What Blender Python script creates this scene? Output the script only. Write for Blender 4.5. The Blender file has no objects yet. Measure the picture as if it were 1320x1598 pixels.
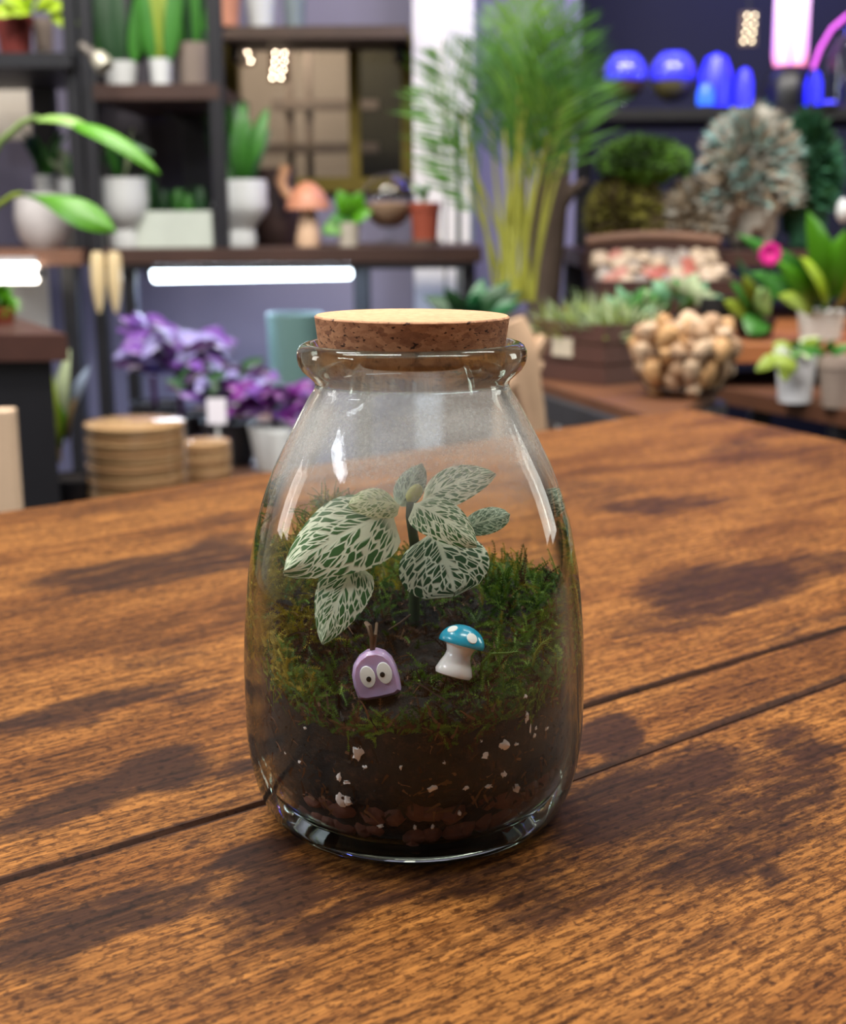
import bpy, math, random
import numpy as np
from mathutils import Vector, Matrix, noise
random.seed(7)
R = math.radians
C = bpy.context.scene.collection
SC = bpy.context.scene

# ------------------------------------------------------------------ camera, light, exposure
F, HOR, ZT, HC = 2150.0, 335.0, 0.75, 0.170      # focal length in pixels, horizon row, table height, lens above the table
PITCH = math.atan((799 - HOR) / F)
ROLL = R(0.35)
CAM = Vector((0, 0, ZT + HC))
_f = Vector((0, math.cos(PITCH), -math.sin(PITCH)))
_r0 = Vector((1, 0, 0)); _u0 = _r0.cross(_f)
_r = _r0 * math.cos(ROLL) + _u0 * -math.sin(ROLL)
_u = _u0 * math.cos(ROLL) + _r0 * math.sin(ROLL)
_r = (_r0 * math.cos(ROLL) - _u0 * math.sin(ROLL)); _u = _r.cross(_f)

def ray(px, py):
    return _f + _r * ((px - 660) / F) + _u * ((799 - py) / F)
def P(px, py, Y):                       # point seen at a pixel, Y metres in front of the lens
    d = ray(px, py); return CAM + d * (Y / d.y)
def T(px, py, z=ZT):                    # point seen at a pixel on a level plane
    d = ray(px, py); return CAM + d * ((z - CAM.z) / d.z)
def S(px, Y): return px * Y / F         # size

cam_d = bpy.data.cameras.new('camera'); cam = bpy.data.objects.new('camera', cam_d); C.objects.link(cam)
m3 = Matrix((_r, _u, -_f)).transposed()
cam.matrix_world = Matrix.Translation(CAM) @ m3.to_4x4()
cam_d.sensor_fit = 'HORIZONTAL'; cam_d.sensor_width = 36; cam_d.lens = F / 1320 * 36
cam_d.clip_start = 0.01; cam_d.clip_end = 50
cam_d.dof.use_dof = True; cam_d.dof.focus_distance = 0.368; cam_d.dof.aperture_fstop = cam_d.lens / 3.1
SC.camera = cam
SC.view_settings.view_transform = 'Standard'; SC.view_settings.look = 'None'
SC.view_settings.gamma = 1; SC.view_settings.use_curve_mapping = False
SC.view_settings.exposure = 0.35
cy = SC.cycles
cy.use_denoising = True; cy.max_bounces = 14; cy.transmission_bounces = 12; cy.transparent_max_bounces = 24
cy.glossy_bounces = 5; cy.diffuse_bounces = 4; cy.caustics_refractive = True; cy.caustics_reflective = False
cy.sample_clamp_indirect = 6.0

w = bpy.data.worlds.new('world'); SC.world = w; w.use_nodes = True
w.node_tree.nodes['Background'].inputs[0].default_value = (0.75, 0.72, 0.70, 1)
w.node_tree.nodes['Background'].inputs[1].default_value = 0.22

def area(name, loc, target, sx, sy, power, col=(1, 1, 1)):
    d = bpy.data.lights.new(name, 'AREA'); d.shape = 'RECTANGLE'; d.size = sx; d.size_y = sy
    d.energy = power; d.color = col
    o = bpy.data.objects.new(name, d); C.objects.link(o); o.location = loc
    o.rotation_euler = (Vector(target) - Vector(loc)).to_track_quat('-Z', 'Y').to_euler()
    return o
area('ceiling_panel_or_fill_lamp', (-0.75, 0.75, 2.65), (-0.75, 0.75, 0), 1.2, 0.3, 34, (1.0, 0.96, 0.90))
area('ceiling_panel_or_fill_lamp', (0.7, 0.2, 2.65), (0.7, 0.2, 0), 1.2, 0.3, 22, (1.0, 0.96, 0.90))
area('ceiling_panel_or_fill_lamp', (-0.45, 1.7, 2.65), (-0.45, 2.2, 0.5), 1.2, 0.3, 34, (1.0, 0.95, 0.88))
area('ceiling_panel_or_fill_lamp', (0.9, 1.5, 2.5), (0.9, 2.6, 0.9), 0.9, 0.3, 26, (1.0, 0.95, 0.88))  # added to brighten the mounds at the rear right
area('shop_window_light', (-2.3, -0.2, 2.35), (0, 0.4, 0.8), 0.9, 0.16, 20, (0.86, 0.93, 1.0))

area('side_streak_light', (2.3, 1.75, 1.25), (0, 0.5, 0.85), 0.5, 0.9, 9, (0.93, 1.0, 0.93))  # both side lights are unseen additions for glass edge streaks and side fill
area('side_streak_light', (-2.3, 1.25, 1.3), (0, 0.5, 0.85), 0.35, 0.7, 7, (1.0, 0.97, 0.92))

for q_ in ((-.55, -.35, 2.7), (.15, -.5, 2.7), (.5, .1, 2.7)):      # small ceiling spots
    d_ = bpy.data.lights.new('ceiling_spot_lamp', 'POINT'); d_.energy = 3.5; d_.shadow_soft_size = .035; d_.color = (1, .95, .88)
    o_ = bpy.data.objects.new('ceiling_spot_lamp', d_); C.objects.link(o_); o_.location = q_

# ------------------------------------------------------------------ helpers
def lin(c):
    return tuple(((v / 255) / 12.92 if v / 255 <= .04045 else ((v / 255 + .055) / 1.055) ** 2.4) for v in c)
MATS = {}
def nt(name):
    m = bpy.data.materials.new(name); m.use_nodes = True
    return m, m.node_tree.nodes, m.node_tree.links, m.node_tree.nodes['Principled BSDF']
def mat(name, col, rough=.6, metal=0, var=.25, scale=30, emit=None, es=1, trans=0, sss=0, bump=0, coat=0, spec=.5):
    if name in MATS: return MATS[name]
    m, n, l, b = nt(name)
    c = lin(col)
    b.inputs['Roughness'].default_value = rough; b.inputs['Metallic'].default_value = metal
    b.inputs['Specular IOR Level'].default_value = spec
    b.inputs['Transmission Weight'].default_value = trans
    b.inputs['Coat Weight'].default_value = coat
    if sss:
        b.inputs['Subsurface Weight'].default_value = sss; b.inputs['Subsurface Scale'].default_value = .004
    if emit:
        b.inputs['Emission Color'].default_value = (*lin(emit), 1); b.inputs['Emission Strength'].default_value = es
    tc = n.new('ShaderNodeTexCoord'); nz = n.new('ShaderNodeTexNoise')
    nz.inputs['Scale'].default_value = scale; nz.inputs['Detail'].default_value = 4
    l.new(tc.outputs['Object'], nz.inputs['Vector'])
    mx = n.new('ShaderNodeMix'); mx.data_type = 'RGBA'
    mx.inputs['A'].default_value = (*[v * (1 - var) for v in c], 1)
    mx.inputs['B'].default_value = (*[min(1, v * (1 + var)) for v in c], 1)
    l.new(nz.outputs['Fac'], mx.inputs['Factor']); l.new(mx.outputs['Result'], b.inputs['Base Color'])
    if bump:
        bp = n.new('ShaderNodeBump'); bp.inputs['Strength'].default_value = bump; bp.inputs['Distance'].default_value = .002
        l.new(nz.outputs['Fac'], bp.inputs['Height']); l.new(bp.outputs['Normal'], b.inputs['Normal'])
    MATS[name] = m; return m

class MB:
    def __init__(s): s.v = []; s.f = []; s.uv = {}; s.col = []; s.mi = []
    def add(s, vs, fs, mi=0, col=None, uvs=None):
        o = len(s.v); s.v += [tuple(v) for v in vs]
        if uvs:
            for i, q in enumerate(uvs): s.uv[o + i] = q
        s.col += [col or (1, 1, 1)] * len(vs)
        for f in fs: s.f.append([i + o for i in f]); s.mi.append(mi)
    def box(s, c, size, rot=None, mi=0):
        c = Vector(c); x, y, z = [q / 2 for q in size]
        M = rot or Matrix.Identity(3); b = min(x, y, z) * .12
        vs = []; 
        for sz in (-1, 1):
            for (ax, ay) in ((1, 1), (-1, 1), (-1, -1), (1, -1)):
                vs.append(c + M @ Vector((ax * (x - b), ay * (y - b), sz * z)))
                vs.append(c + M @ Vector((ax * x, ay * (y - b), sz * (z - b))))
                vs.append(c + M @ Vector((ax * (x - b), ay * y, sz * (z - b))))
        import itertools
        t = bpy_hull(vs); s.add(vs, t, mi)
    def rawbox(s, lo, hi, mi=0):
        x0, y0, z0 = lo; x1, y1, z1 = hi
        vs = [(x0,y0,z0),(x1,y0,z0),(x1,y1,z0),(x0,y1,z0),(x0,y0,z1),(x1,y0,z1),(x1,y1,z1),(x0,y1,z1)]
        s.add(vs, [(0,3,2,1),(4,5,6,7),(0,1,5,4),(1,2,6,5),(2,3,7,6),(3,0,4,7)], mi)
    def tube(s, pts, rad, n=8, mi=0, col=None, cap=True):
        pts = [Vector(p) for p in pts]
        if not hasattr(rad, '__len__'): rad = [rad] * len(pts)
        vs = []; fs = []; a = None
        for i, p in enumerate(pts):
            d = (pts[min(i + 1, len(pts) - 1)] - pts[max(i - 1, 0)]).normalized()
            if a is None: a = d.orthogonal().normalized()
            else: a = (a - d * a.dot(d)).normalized()
            b = d.cross(a)
            for k in range(n):
                t = 2 * math.pi * k / n; vs.append(p + (a * math.cos(t) + b * math.sin(t)) * rad[i])
        for i in range(len(pts) - 1):
            for k in range(n):
                k2 = (k + 1) % n; fs.append((i*n+k, i*n+k2, (i+1)*n+k2, (i+1)*n+k))
        if cap: fs.append(tuple(range(n - 1, -1, -1))); fs.append(tuple((len(pts)-1)*n + k for k in range(n)))
        s.add(vs, fs, mi, col)
    def lathe(s, prof, c=(0,0,0), n=32, M=None, mi=0, closed=False, mis=None):
        c = Vector(c); M = M or Matrix.Identity(3); vs = []; fs = []
        for r, z in prof:
            for k in range(n):
                t = 2 * math.pi * k / n
                vs.append(c + M @ Vector((r * math.cos(t), r * math.sin(t), z)))
        m = len(prof); seg = m if closed else m - 1
        o = len(s.v)
        s.add(vs, [], mi)
        for i in range(seg):
            j = (i + 1) % m
            for k in range(n):
                k2 = (k + 1) % n
                s.f.append([o+i*n+k, o+i*n+k2, o+j*n+k2, o+j*n+k]); s.mi.append(mis[i] if mis else mi)
        if not closed:
            if prof[0][0] > 1e-6: s.f.append([o + k for k in range(n-1, -1, -1)]); s.mi.append(mis[0] if mis else mi)
            if prof[-1][0] > 1e-6: s.f.append([o + (m-1)*n + k for k in range(n)]); s.mi.append(mis[-1] if mis else mi)
    def blob(s, c, r, jit=.0, M=None, n=10, mi=0, col=None, seed=None, sc=2.0):
        c = Vector(c); rx, ry, rz = r if hasattr(r, '__len__') else (r, r, r)
        M = M or Matrix.Identity(3); off = Vector((random.random()*50, random.random()*50, random.random()*50))
        vs = []; fs = []; h = max(4, n // 2 + 1)
        for i in range(h + 1):
            ph = math.pi * i / h
            for k in range(n):
                t = 2 * math.pi * k / n
                d = Vector((math.sin(ph)*math.cos(t), math.sin(ph)*math.sin(t), -math.cos(ph)))
                q = 1 + jit * noise.noise(d * sc + off) * 2
                vs.append(c + M @ Vector((d.x*rx*q, d.y*ry*q, d.z*rz*q)))
        for i in range(h):
            for k in range(n):
                k2 = (k+1) % n; fs.append((i*n+k, i*n+k2, (i+1)*n+k2, (i+1)*n+k))
        s.add(vs, fs, mi, col)
    def leaf(s, base, tip, nrm, hw, bend=.1, fold=.1, nu=7, nv=2, droop=0, pw=.75, peak=.85, col=None, mi=0, wave=0, ab=None):
        base = Vector(base); tip = Vector(tip); ax = tip - base; L = ax.length; a = ax.normalized()
        nrm = Vector(nrm); nrm = (nrm - a * nrm.dot(a)).normalized(); sd = a.cross(nrm)
        vs = []; uv = []; fs = []; W = 2 * nv + 1
        for i in range(nu + 1):
            u = i / nu
            c = base + ax * u + nrm * (bend * L * math.sin(math.pi * u)) - Vector((0, 0, droop * L * u * u))
            if ab: 
                um = ab[0] / (ab[0] + ab[1]); wd = hw * (u ** ab[0] * (1 - u) ** ab[1]) / (um ** ab[0] * (1 - um) ** ab[1]) + hw * .015
            else: wd = hw * (max(0, math.sin(math.pi * u ** peak)) ** pw) + hw * .02
            for j in range(-nv, nv + 1):
                v = j / nv
                vs.append(c + sd * (v * wd) - nrm * (fold * hw * v * v) + nrm * (wave * hw * math.sin(u * 9 + j)))
                uv.append((u, v * .5 + .5))
        for i in range(nu):
            for j in range(W - 1):
                q = i * W + j; fs.append((q, q + 1, q + 1 + W, q + W))
        s.add(vs, fs, mi, col, uv)
    def build(s, name, m=None, parent=None, smooth=True, loc=None, kind=None, colattr=False):
        L = LOC.get(parent, Vector((0, 0, 0))) if parent else (Vector(loc) if loc is not None else Vector((0, 0, 0)))
        me = bpy.data.meshes.new(name)
        me.from_pydata([(a - L.x, b - L.y, c - L.z) for a, b, c in s.v], [], s.f)
        ms = m if isinstance(m, (list, tuple)) else [m]
        for q in ms: me.materials.append(q)
        if len(ms) > 1: me.polygons.foreach_set('material_index', s.mi)
        if smooth: me.polygons.foreach_set('use_smooth', [True] * len(me.polygons))
        if s.uv:
            ul = me.uv_layers.new(name='UVMap'); 
            li = np.zeros(len(me.loops), dtype=np.int32); me.loops.foreach_get('vertex_index', li)
            arr = np.zeros((len(s.v), 2), dtype=np.float32)
            for k, q in s.uv.items(): arr[k] = q
            ul.data.foreach_set('uv', arr[li].ravel())
        if colattr:
            ca = me.color_attributes.new('tint', 'FLOAT_COLOR', 'POINT')
            ca.data.foreach_set('color', np.array([(*c, 1) for c in s.col], dtype=np.float32).ravel())
        me.update()
        o = bpy.data.objects.new(name, me); C.objects.link(o)
        if smooth and hasattr(me, 'set_sharp_from_angle'): me.set_sharp_from_angle(angle=R(42))
        if parent: o.parent = parent
        else: o.location = L
        LOC[o] = L
        if kind: o['kind'] = kind
        return o
LOC = {}
import bmesh
def bpy_hull(vs):
    bm = bmesh.new(); bv = [bm.verts.new(v) for v in vs]; bm.verts.index_update()
    r = bmesh.ops.convex_hull(bm, input=bv)
    bm.faces.ensure_lookup_table(); bm.verts.index_update()
    f = [[v.index for v in fa.verts] for fa in bm.faces]; bm.free(); return f

def thing(name, label, cat, loc=(0, 0, 0), group=None):
    o = bpy.data.objects.new(name, None); C.objects.link(o); o.location = loc
    o.empty_display_size = .02
    o['label'] = label; o['category'] = cat
    if group: o['group'] = group
    LOC[o] = Vector(loc); return o
def tag(o, label, cat, group=None, kind=None):
    o['label'] = label; o['category'] = cat
    if group: o['group'] = group
    if kind: o['kind'] = kind
    return o
def struct(mb, name, m, parent=None, label=None, smooth=False):
    o = mb.build(name, m, parent, smooth)
    if not parent: o['kind'] = 'structure'
    if label: o['label'] = label
    return o
def bx(lo, hi):
    mb = MB(); mb.rawbox(lo, hi); return mb
def bar(a, b, size):                    # axis aligned bevelled box between corners
    mb = MB(); return mb
def cbox(lo, hi, rot=None):
    mb = MB(); c = [(p + q) / 2 for p, q in zip(lo, hi)]; mb.box(c, [abs(q - p) for p, q in zip(lo, hi)], rot); return mb
UP = Vector((0, 0, 1)); TOCAM = Vector((0, -1, .25)).normalized()
def rnd(a, b): return random.uniform(a, b)

# ------------------------------------------------------------------ common materials
black = mat('black_powder_coat', (22, 22, 28), .45)
dark_board = mat('dark_walnut_board', (62, 40, 32), .5, var=.35, scale=12)
white_cer = mat('white_ceramic', (205, 208, 208), .35, var=.06)
terra = mat('terracotta', (150, 70, 48), .8)
soilm = mat('dark_soil', (28, 18, 13), .95, var=.6, scale=300, bump=.6)

# ------------------------------------------------------------------ room
lav = mat('lavender_plaster', (126, 122, 144), .9, var=.05, scale=3)
navy = mat('navy_plaster', (16, 17, 34), .8, var=.2, scale=3)
cream = mat('cream_plaster', (205, 196, 184), .9, var=.06, scale=3)
YB = 3.45
wx0 = P(357, 100, YB).x; wx1 = P(640, 100, YB).x; wz0 = P(500, 292, YB).z; wz1 = P(500, 58, YB).z
xr = P(905, 100, YB).x
mb = MB()
for lo, hi in (((-2.6, YB, 0), (wx0, YB+.1, 2.8)), ((wx1, YB, 0), (xr, YB+.1, 2.8)), ((wx0, YB, 0), (wx1, YB+.1, wz0)), ((wx0, YB, wz1), (wx1, YB+.1, 2.8))):
    mb.rawbox(lo, hi)
struct(mb, 'wall_back', lav)
struct(bx((xr, 3.75, 0), (2.6, 3.85, 2.8)), 'wall_alcove', navy)
struct(bx((xr-.02, YB+.1, 0), (xr, 3.75, 2.8)), 'wall_return', navy)
struct(bx((-2.7, -2, 0), (-2.6, 3.85, 2.8)), 'wall_left', cream)
struct(bx((2.6, -2, 0), (2.7, 3.85, 2.8)), 'wall_right', navy)
struct(bx((-2.7, -2, -.1), (2.7, 3.95, 0)), 'floor', mat('grey_floor', (70, 64, 60), .6, scale=4))
struct(bx((-2.7, -2, 2.8), (2.7, 3.95, 2.9)), 'ceiling', mat('ceiling_paint', (190, 186, 180), .9))

# brass framed mirror built as an opening; its reflected room is modelled behind
brass = mat('olive_brass', (112, 98, 40), .45, .6)
beige = mat('beige_plaster', (176, 158, 138), .9, var=.15, scale=2)
mb = MB(); fw = .022
for lo, hi in (((wx0-.01, YB-.02, wz0-.01), (wx0+fw, YB+.05, wz1)), ((wx1-fw, YB-.02, wz0-.01), (wx1+.01, YB+.05, wz1)),
               ((wx0, YB-.02, wz0-.012), (wx1, YB+.05, wz0+fw)), ((wx0, YB-.02, wz1-fw), (wx1, YB+.05, wz1+.01))): mb.rawbox(lo, hi)
mirror_ob = struct(mb, 'mirror_standin', brass)
xm = P(552, 150, YB).x
struct(bx((xm-.012, YB-.01, wz0), (xm+.014, YB+.04, wz1)), 'mirror_frame_bar', brass, mirror_ob)
dkwood = mat('dark_taupe_wood', (132, 114, 98), .7)
for px in (452, 482):
    x = P(px, 150, YB+.3).x; struct(bx((x-.008, YB+.28, wz0-.2), (x+.008, YB+.31, wz1+.2)), 'reflected_upright', dkwood, mirror_ob)
z = P(450, 165, YB+.3).z; struct(bx((P(425, 150, YB+.3).x, YB+.27, z-.012), (xm+.05, YB+.32, z+.012)), 'reflected_rail', dkwood, mirror_ob)
z = P(450, 232, YB+.3).z; struct(bx((P(380, 150, YB+.3).x, YB+.25, z-.012), (xm+.05, YB+.32, z+.012)), 'reflected_rail', dkwood, mirror_ob)
mb = MB(); mb.rawbox((wx0-.3, YB+.6, wz0-.5), (xm+.06, YB+.62, wz1+.4)); struct(mb, 'reflected_wall', beige)
mb = MB(); mb.rawbox((P(556, 150, YB+.4).x, YB+.4, wz0-.5), (wx1+.4, YB+.42, wz1+.4)); struct(mb, 'reflected_dark_wall', mat('dark_olive_plaster', (52, 46, 24), .8))
area('reflection_fill_light', (wx0+.12, YB+.15, wz1+.2), (wx0+.17, YB+.6, wz0), .3, .1, 3.2, (1, .9, .78))  # added light for the modelled reflection behind the mirror frame

# white slatted pillar
wht = mat('white_painted_wood', (222, 218, 212), .6, var=.04)
pil = MB(); a = P(645, 0, 3.3); b = P(692, 0, 3.3)
pil.rawbox((a.x, 3.3, 0), (P(738, 0, 3.4).x, 3.45, 2.8)); pillar = struct(pil, 'pillar', mat('grey_green_recess', (120, 132, 130), .8))
struct(bx((a.x-.002, 3.26, 0), (b.x, 3.3, 2.8)), 'pillar_panel', wht, pillar)
for p0, p1 in ((696, 711), (720, 733)):
    struct(bx((P(p0, 0, 3.27).x, 3.262, 0), (P(p1, 0, 3.27).x, 3.3, 2.8)), 'pillar_slat', wht, pillar)
zt = P(690, 175, 3.27).z
struct(bx((b.x-.001, 3.255, zt), (P(738, 0, 3.3).x, 3.3, 2.8)), 'pillar_panel', wht, pillar)

# ------------------------------------------------------------------ the wooden table
A0, A1 = T(0, 800), T(1075, 638)           # far edge
dfar = (A1 - A0).normalized()
B1 = T(1320, 690); dright = (B1 - A1).normalized()
s1a, s1b = T(150, 1331), T(1250, 1000)     # long seam
sAa, sAb = T(915, 1207), T(1320, 1058)     # second seam
d1 = (s1b - s1a).normalized(); dA = (sAb - sAa).normalized()
def hit(p, d, q, e):                       # 2-D line intersection
    k = ((q.x - p.x) * e.y - (q.y - p.y) * e.x) / (d.x * e.y - d.y * e.x); return p + d * k
cor = A1
edge = [cor, hit(s1a, d1, cor, dright), hit(sAa, dA, cor, dright), cor + dright * 2.1]
nearR = cor + dright * 1.75
L_ = 1.9
far_l = cor - dfar * L_
left_d = dright
def along(p): return hit(p[0], p[1], far_l, left_d)
rows = [(cor, far_l), (edge[1], along((s1a, d1))), (edge[2], along((sAa, dA))), (nearR, hit(nearR, dfar, far_l, left_d))]
gx = Vector((d1.x, d1.y, 0)); gy = Vector((-d1.y, d1.x, 0))
# stains of the wood: pixel centre, pixel radii, tilt (deg), strength
STAINS = [(250,885,170,24,-9,.7),(190,905,50,26,0,.5),(330,845,60,10,-8,.6),(70,945,90,12,-12,.45),(330,810,40,5,-8,.5),
 (135,1105,150,14,-14,.75),(330,1080,70,9,-14,.55),(240,1022,70,22,-10,.45),(255,1205,75,28,-8,.85),(90,1265,110,26,-24,.8),(380,1195,45,10,-20,.7),
 (300,1308,20,7,0,.9),(268,1343,14,8,0,.9),(395,1335,70,16,-18,1.),(420,1405,75,42,-15,.85),(480,1440,120,34,-20,.62),(200,1420,130,28,-14,.72),(1260,1310,90,40,-15,.5),(150,1545,150,18,-14,.5),(1000,1530,160,20,-16,.45),(400,1530,130,18,-14,.42),(60,1465,80,42,-16,.8),
 (900,765,85,22,-3,.5),(1030,788,90,13,-3,.65),(1150,697,40,10,0,.55),(1230,720,120,22,5,.35),(1130,918,120,32,-8,.75),(1250,885,120,20,-8,.6),(1060,965,80,25,-8,.55),
 (1280,975,90,12,-17,.6),(985,1000,40,14,-10,.4),(950,1142,42,28,-8,1.),(1010,1240,150,48,-18,.8),(1225,1150,40,20,-10,.68),(1270,1175,40,16,-10,.8),(1180,1245,130,46,-15,.66),
 (930,1290,70,30,-18,.75),(1130,1320,150,55,-18,.62),(1200,1365,24,12,0,.7),(870,1400,130,40,-18,.58),(1100,1465,60,20,-14,.5),(700,1375,240,28,-6,.6),(620,1500,140,30,-10,.35),(1010,1250,60,20,-18,.4),(180,795,90,7,-9,.4),(60,830,70,8,-9,.35),(560,1350,120,20,0,.5)]
def stain(pt):
    d = pt - CAM; dep = d.dot(_f)
    if dep < .05: return 0
    px = 660 + F * d.dot(_r) / dep; py = 799 - F * d.dot(_u) / dep
    v = 0
    u3 = Vector((gx.dot(pt) * 14, gy.dot(pt) * 40, 0))
    jx = noise.noise(u3) * 34 + noise.noise(u3 * 3.1) * 16; jy = noise.noise(u3 + Vector((9, 3, 1))) * 14 + noise.noise(u3 * 3.3 + Vector((5, 5, 5))) * 8
    for cx, cyy, rx, ry, an, s in STAINS:
        ex = px + jx - cx; ey = py + jy - cyy
        if abs(ex) > rx * 2.2 + 30 or abs(ey) > rx * 1.2 + ry * 2 + 20: continue
        t = R(an); a_ = (ex * math.cos(t) + ey * math.sin(t)) / rx; b_ = (-ex * math.sin(t) + ey * math.cos(t)) / ry
        q = a_ * a_ + b_ * b_
        if q < 2.6: v = max(v, s * min(1, (2.6 - q) / 1.9))
    return v
def wood_mat():
    m, n, l, b = nt('rustic_brown_wood')
    tc = n.new('ShaderNodeTexCoord')
    def mp(sc, off=(0, 0, 0)):
        q = n.new('ShaderNodeMapping'); q.inputs['Scale'].default_value = sc; q.inputs['Location'].default_value = off
        q.inputs['Rotation'].default_value = (0, 0, 0); l.new(rotn.outputs[0], q.inputs[0]); return q
    rotn = n.new('ShaderNodeMapping'); rotn.inputs['Rotation'].default_value = (0, 0, -math.atan2(d1.y, d1.x))
    l.new(tc.outputs['Object'], rotn.inputs[0])
    def nz(sc, det=4, rough=.6, dist=0, off=(0, 0, 0)):
        q = n.new('ShaderNodeTexNoise'); q.inputs['Scale'].default_value = 1; q.inputs['Detail'].default_value = det
        q.inputs['Roughness'].default_value = rough; q.inputs['Distortion'].default_value = dist
        l.new(mp(sc, off).outputs[0], q.inputs['Vector']); return q.outputs['Fac']
    def ramp(src, stops):
        q = n.new('ShaderNodeValToRGB'); e = q.color_ramp.elements
        e[0].position, e[0].color = stops[0][0], (*stops[0][1], 1); e[1].position, e[1].color = stops[-1][0], (*stops[-1][1], 1)
        for p_, c_ in stops[1:-1]: k = e.new(p_); k.color = (*c_, 1)
        l.new(src, q.inputs[0]); return q.outputs[0]
    def mix(mode, f, a, b_):
        q = n.new('ShaderNodeMix'); q.data_type = 'RGBA'; q.blend_type = mode
        for nm, v in (('Factor', f), ('A', a), ('B', b_)):
            if isinstance(v, (int, float)): q.inputs[nm].default_value = v
            elif isinstance(v, tuple): q.inputs[nm].default_value = (*v, 1)
            else: l.new(v, q.inputs[nm])
        return q.outputs['Result']
    broad = nz((4, 20, 5), 6, .62, .8)
    base = ramp(broad, [(.30, lin((80, 47, 21))), (.43, lin((124, 78, 36))), (.56, lin((154, 103, 51))), (.68, lin((128, 82, 38))), (.8, lin((164, 111, 56)))])
    fine = nz((16, 430, 20), 5, .65, .2)
    base = mix('MULTIPLY', .9, base, ramp(fine, [(.35, (.30, .25, .22)), (.47, (.76, .73, .70)), (.56, (1.05, 1.03, 1.0)), (.72, (1.28, 1.25, 1.18))]))
    dash = nz((170, 760, 50), 3, .75)
    base = mix('MULTIPLY', .85, base, ramp(dash, [(.42, (.30, .25, .22)), (.52, (.95, .95, .95)), (.7, (1.18, 1.16, 1.12))]))
    at = n.new('ShaderNodeAttribute'); at.attribute_name = 'tint'
    sm = nz((38, 130, 60), 8, .78)
    def mth(op, x, y=None, z=None, clamp=False):
        q = n.new('ShaderNodeMath'); q.operation = op; q.use_clamp = clamp
        for i, v in enumerate((x, y, z)):
            if v is None: continue
            if isinstance(v, (int, float)): q.inputs[i].default_value = v
            else: l.new(v, q.inputs[i])
        return q.outputs[0]
    f_ = mth('ADD', at.outputs['Fac'], mth('MULTIPLY_ADD', sm, 1.7, -.85))
    ms_ = n.new('ShaderNodeMapRange'); ms_.interpolation_type = 'SMOOTHSTEP'; l.new(f_, ms_.inputs[0]); ms_.inputs['From Min'].default_value = .26; ms_.inputs['From Max'].default_value = .78
    gate = mth('MULTIPLY', ms_.outputs[0], mth('MULTIPLY', at.outputs['Fac'], 5, None, True), None, True)
    gate = mth('MULTIPLY', gate, .93)
    base = mix('MIX', gate, base, mix('MULTIPLY', 1., lin((44, 25, 18)), ramp(fine, [(.3, (.45, .45, .45)), (.6, (1.4, 1.3, 1.2))])))
    spk = nz((300, 420, 100), 2, .6, 0, (3, 1, 0))
    base = mix('MULTIPLY', .7, base, ramp(spk, [(.38, (.25, .2, .18)), (.46, (1, 1, 1))]))
    l.new(base, b.inputs['Base Color'])
    rr = n.new('ShaderNodeMapRange'); l.new(fine, rr.inputs[0]); rr.inputs['To Min'].default_value = .62; rr.inputs['To Max'].default_value = .46
    l.new(rr.outputs[0], b.inputs['Roughness']); b.inputs['Specular IOR Level'].default_value = .13
    bp = n.new('ShaderNodeBump'); bp.inputs['Strength'].default_value = .35; bp.inputs['Distance'].default_value = .0006
    l.new(fine, bp.inputs['Height']); l.new(bp.outputs['Normal'], b.inputs['Normal'])
    return m
wood = wood_mat()
table = thing('wooden_table', 'large rustic brown wooden table under the glass jar, with dark knots and stains', 'table', (0, .5, 0))
def plank(patches):
    mb = MB(); vs = []; cols = []; fs = []
    for (a, c), (b_, d), gap0, gap1, NU, e0_, e1_, side_ in patches:
        N0 = len(vs); wd = (b_ - a).length
        tv = sorted(set([0, .0012 / wd, .0028 / wd, .005 / wd] + [k / max(6, int(wd / .0055)) for k in range(1, max(6, int(wd / .0055)))] + [1 - .005 / wd, 1 - .0028 / wd, 1 - .0012 / wd, 1]))
        NV = len(tv) - 1
        for i in range(NU + 1):
            u = i / NU; p = a.lerp(c, u); q = b_.lerp(d, u); dd = (q - p).normalized(); p = p + dd * gap0; q = q - dd * gap1
            for j, v in enumerate(tv):
                pt = p.lerp(q, v); s_ = stain(pt); W_ = (q - p).length
                if e0_: s_ = max(s_, 1.15 - v * W_ / .0034)
                if e1_: s_ = max(s_, 1.15 - (1 - v) * W_ / .0034)
                low_ = (j == 0 and e0_) or (j == NV and e1_)
                vs.append((pt.x, pt.y, ZT - (.0011 if low_ else 0))); cols.append((max(0, s_),) * 3)
        W = NV + 1
        for i in range(NU):
            for j in range(NV): fs.append((N0+i*W+j, N0+(i+1)*W+j, N0+(i+1)*W+j+1, N0+i*W+j+1))
        rim = {'v0': [i*W for i in range(NU+1)], 'u1': [NU*W+j for j in range(NV+1)], 'v1': [i*W+NV for i in range(NU, -1, -1)], 'u0': [j for j in range(NV, -1, -1)]}
        for key in side_:
            r_ = [N0 + k for k in rim[key]]; n0 = len(vs)
            for k in r_: vs.append((vs[k][0], vs[k][1], ZT - .03)); cols.append((.3,) * 3)
            for k in range(len(r_) - 1): fs.append((r_[k], n0 + k, n0 + k + 1, r_[k + 1]))
        k_ = [N0, N0 + NU * W, N0 + NU * W + NV, N0 + NV]; n0 = len(vs)
        for k in k_: vs.append((vs[k][0], vs[k][1], ZT - .03)); cols.append((.3,) * 3)
        fs.append((n0, n0 + 3, n0 + 2, n0 + 1))
    mb.add(vs, fs); mb.col = cols
    return mb.build('plank', wood, table, True, colattr=True)
ALL = ('v0', 'u1', 'v1', 'u0')
plank([(rows[0], rows[1], 0, .0006, 230, False, True, ALL)])
J1 = edge[1] + d1 * d1.dot(T(640, 1260) - edge[1]); J1.z = ZT
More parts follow.
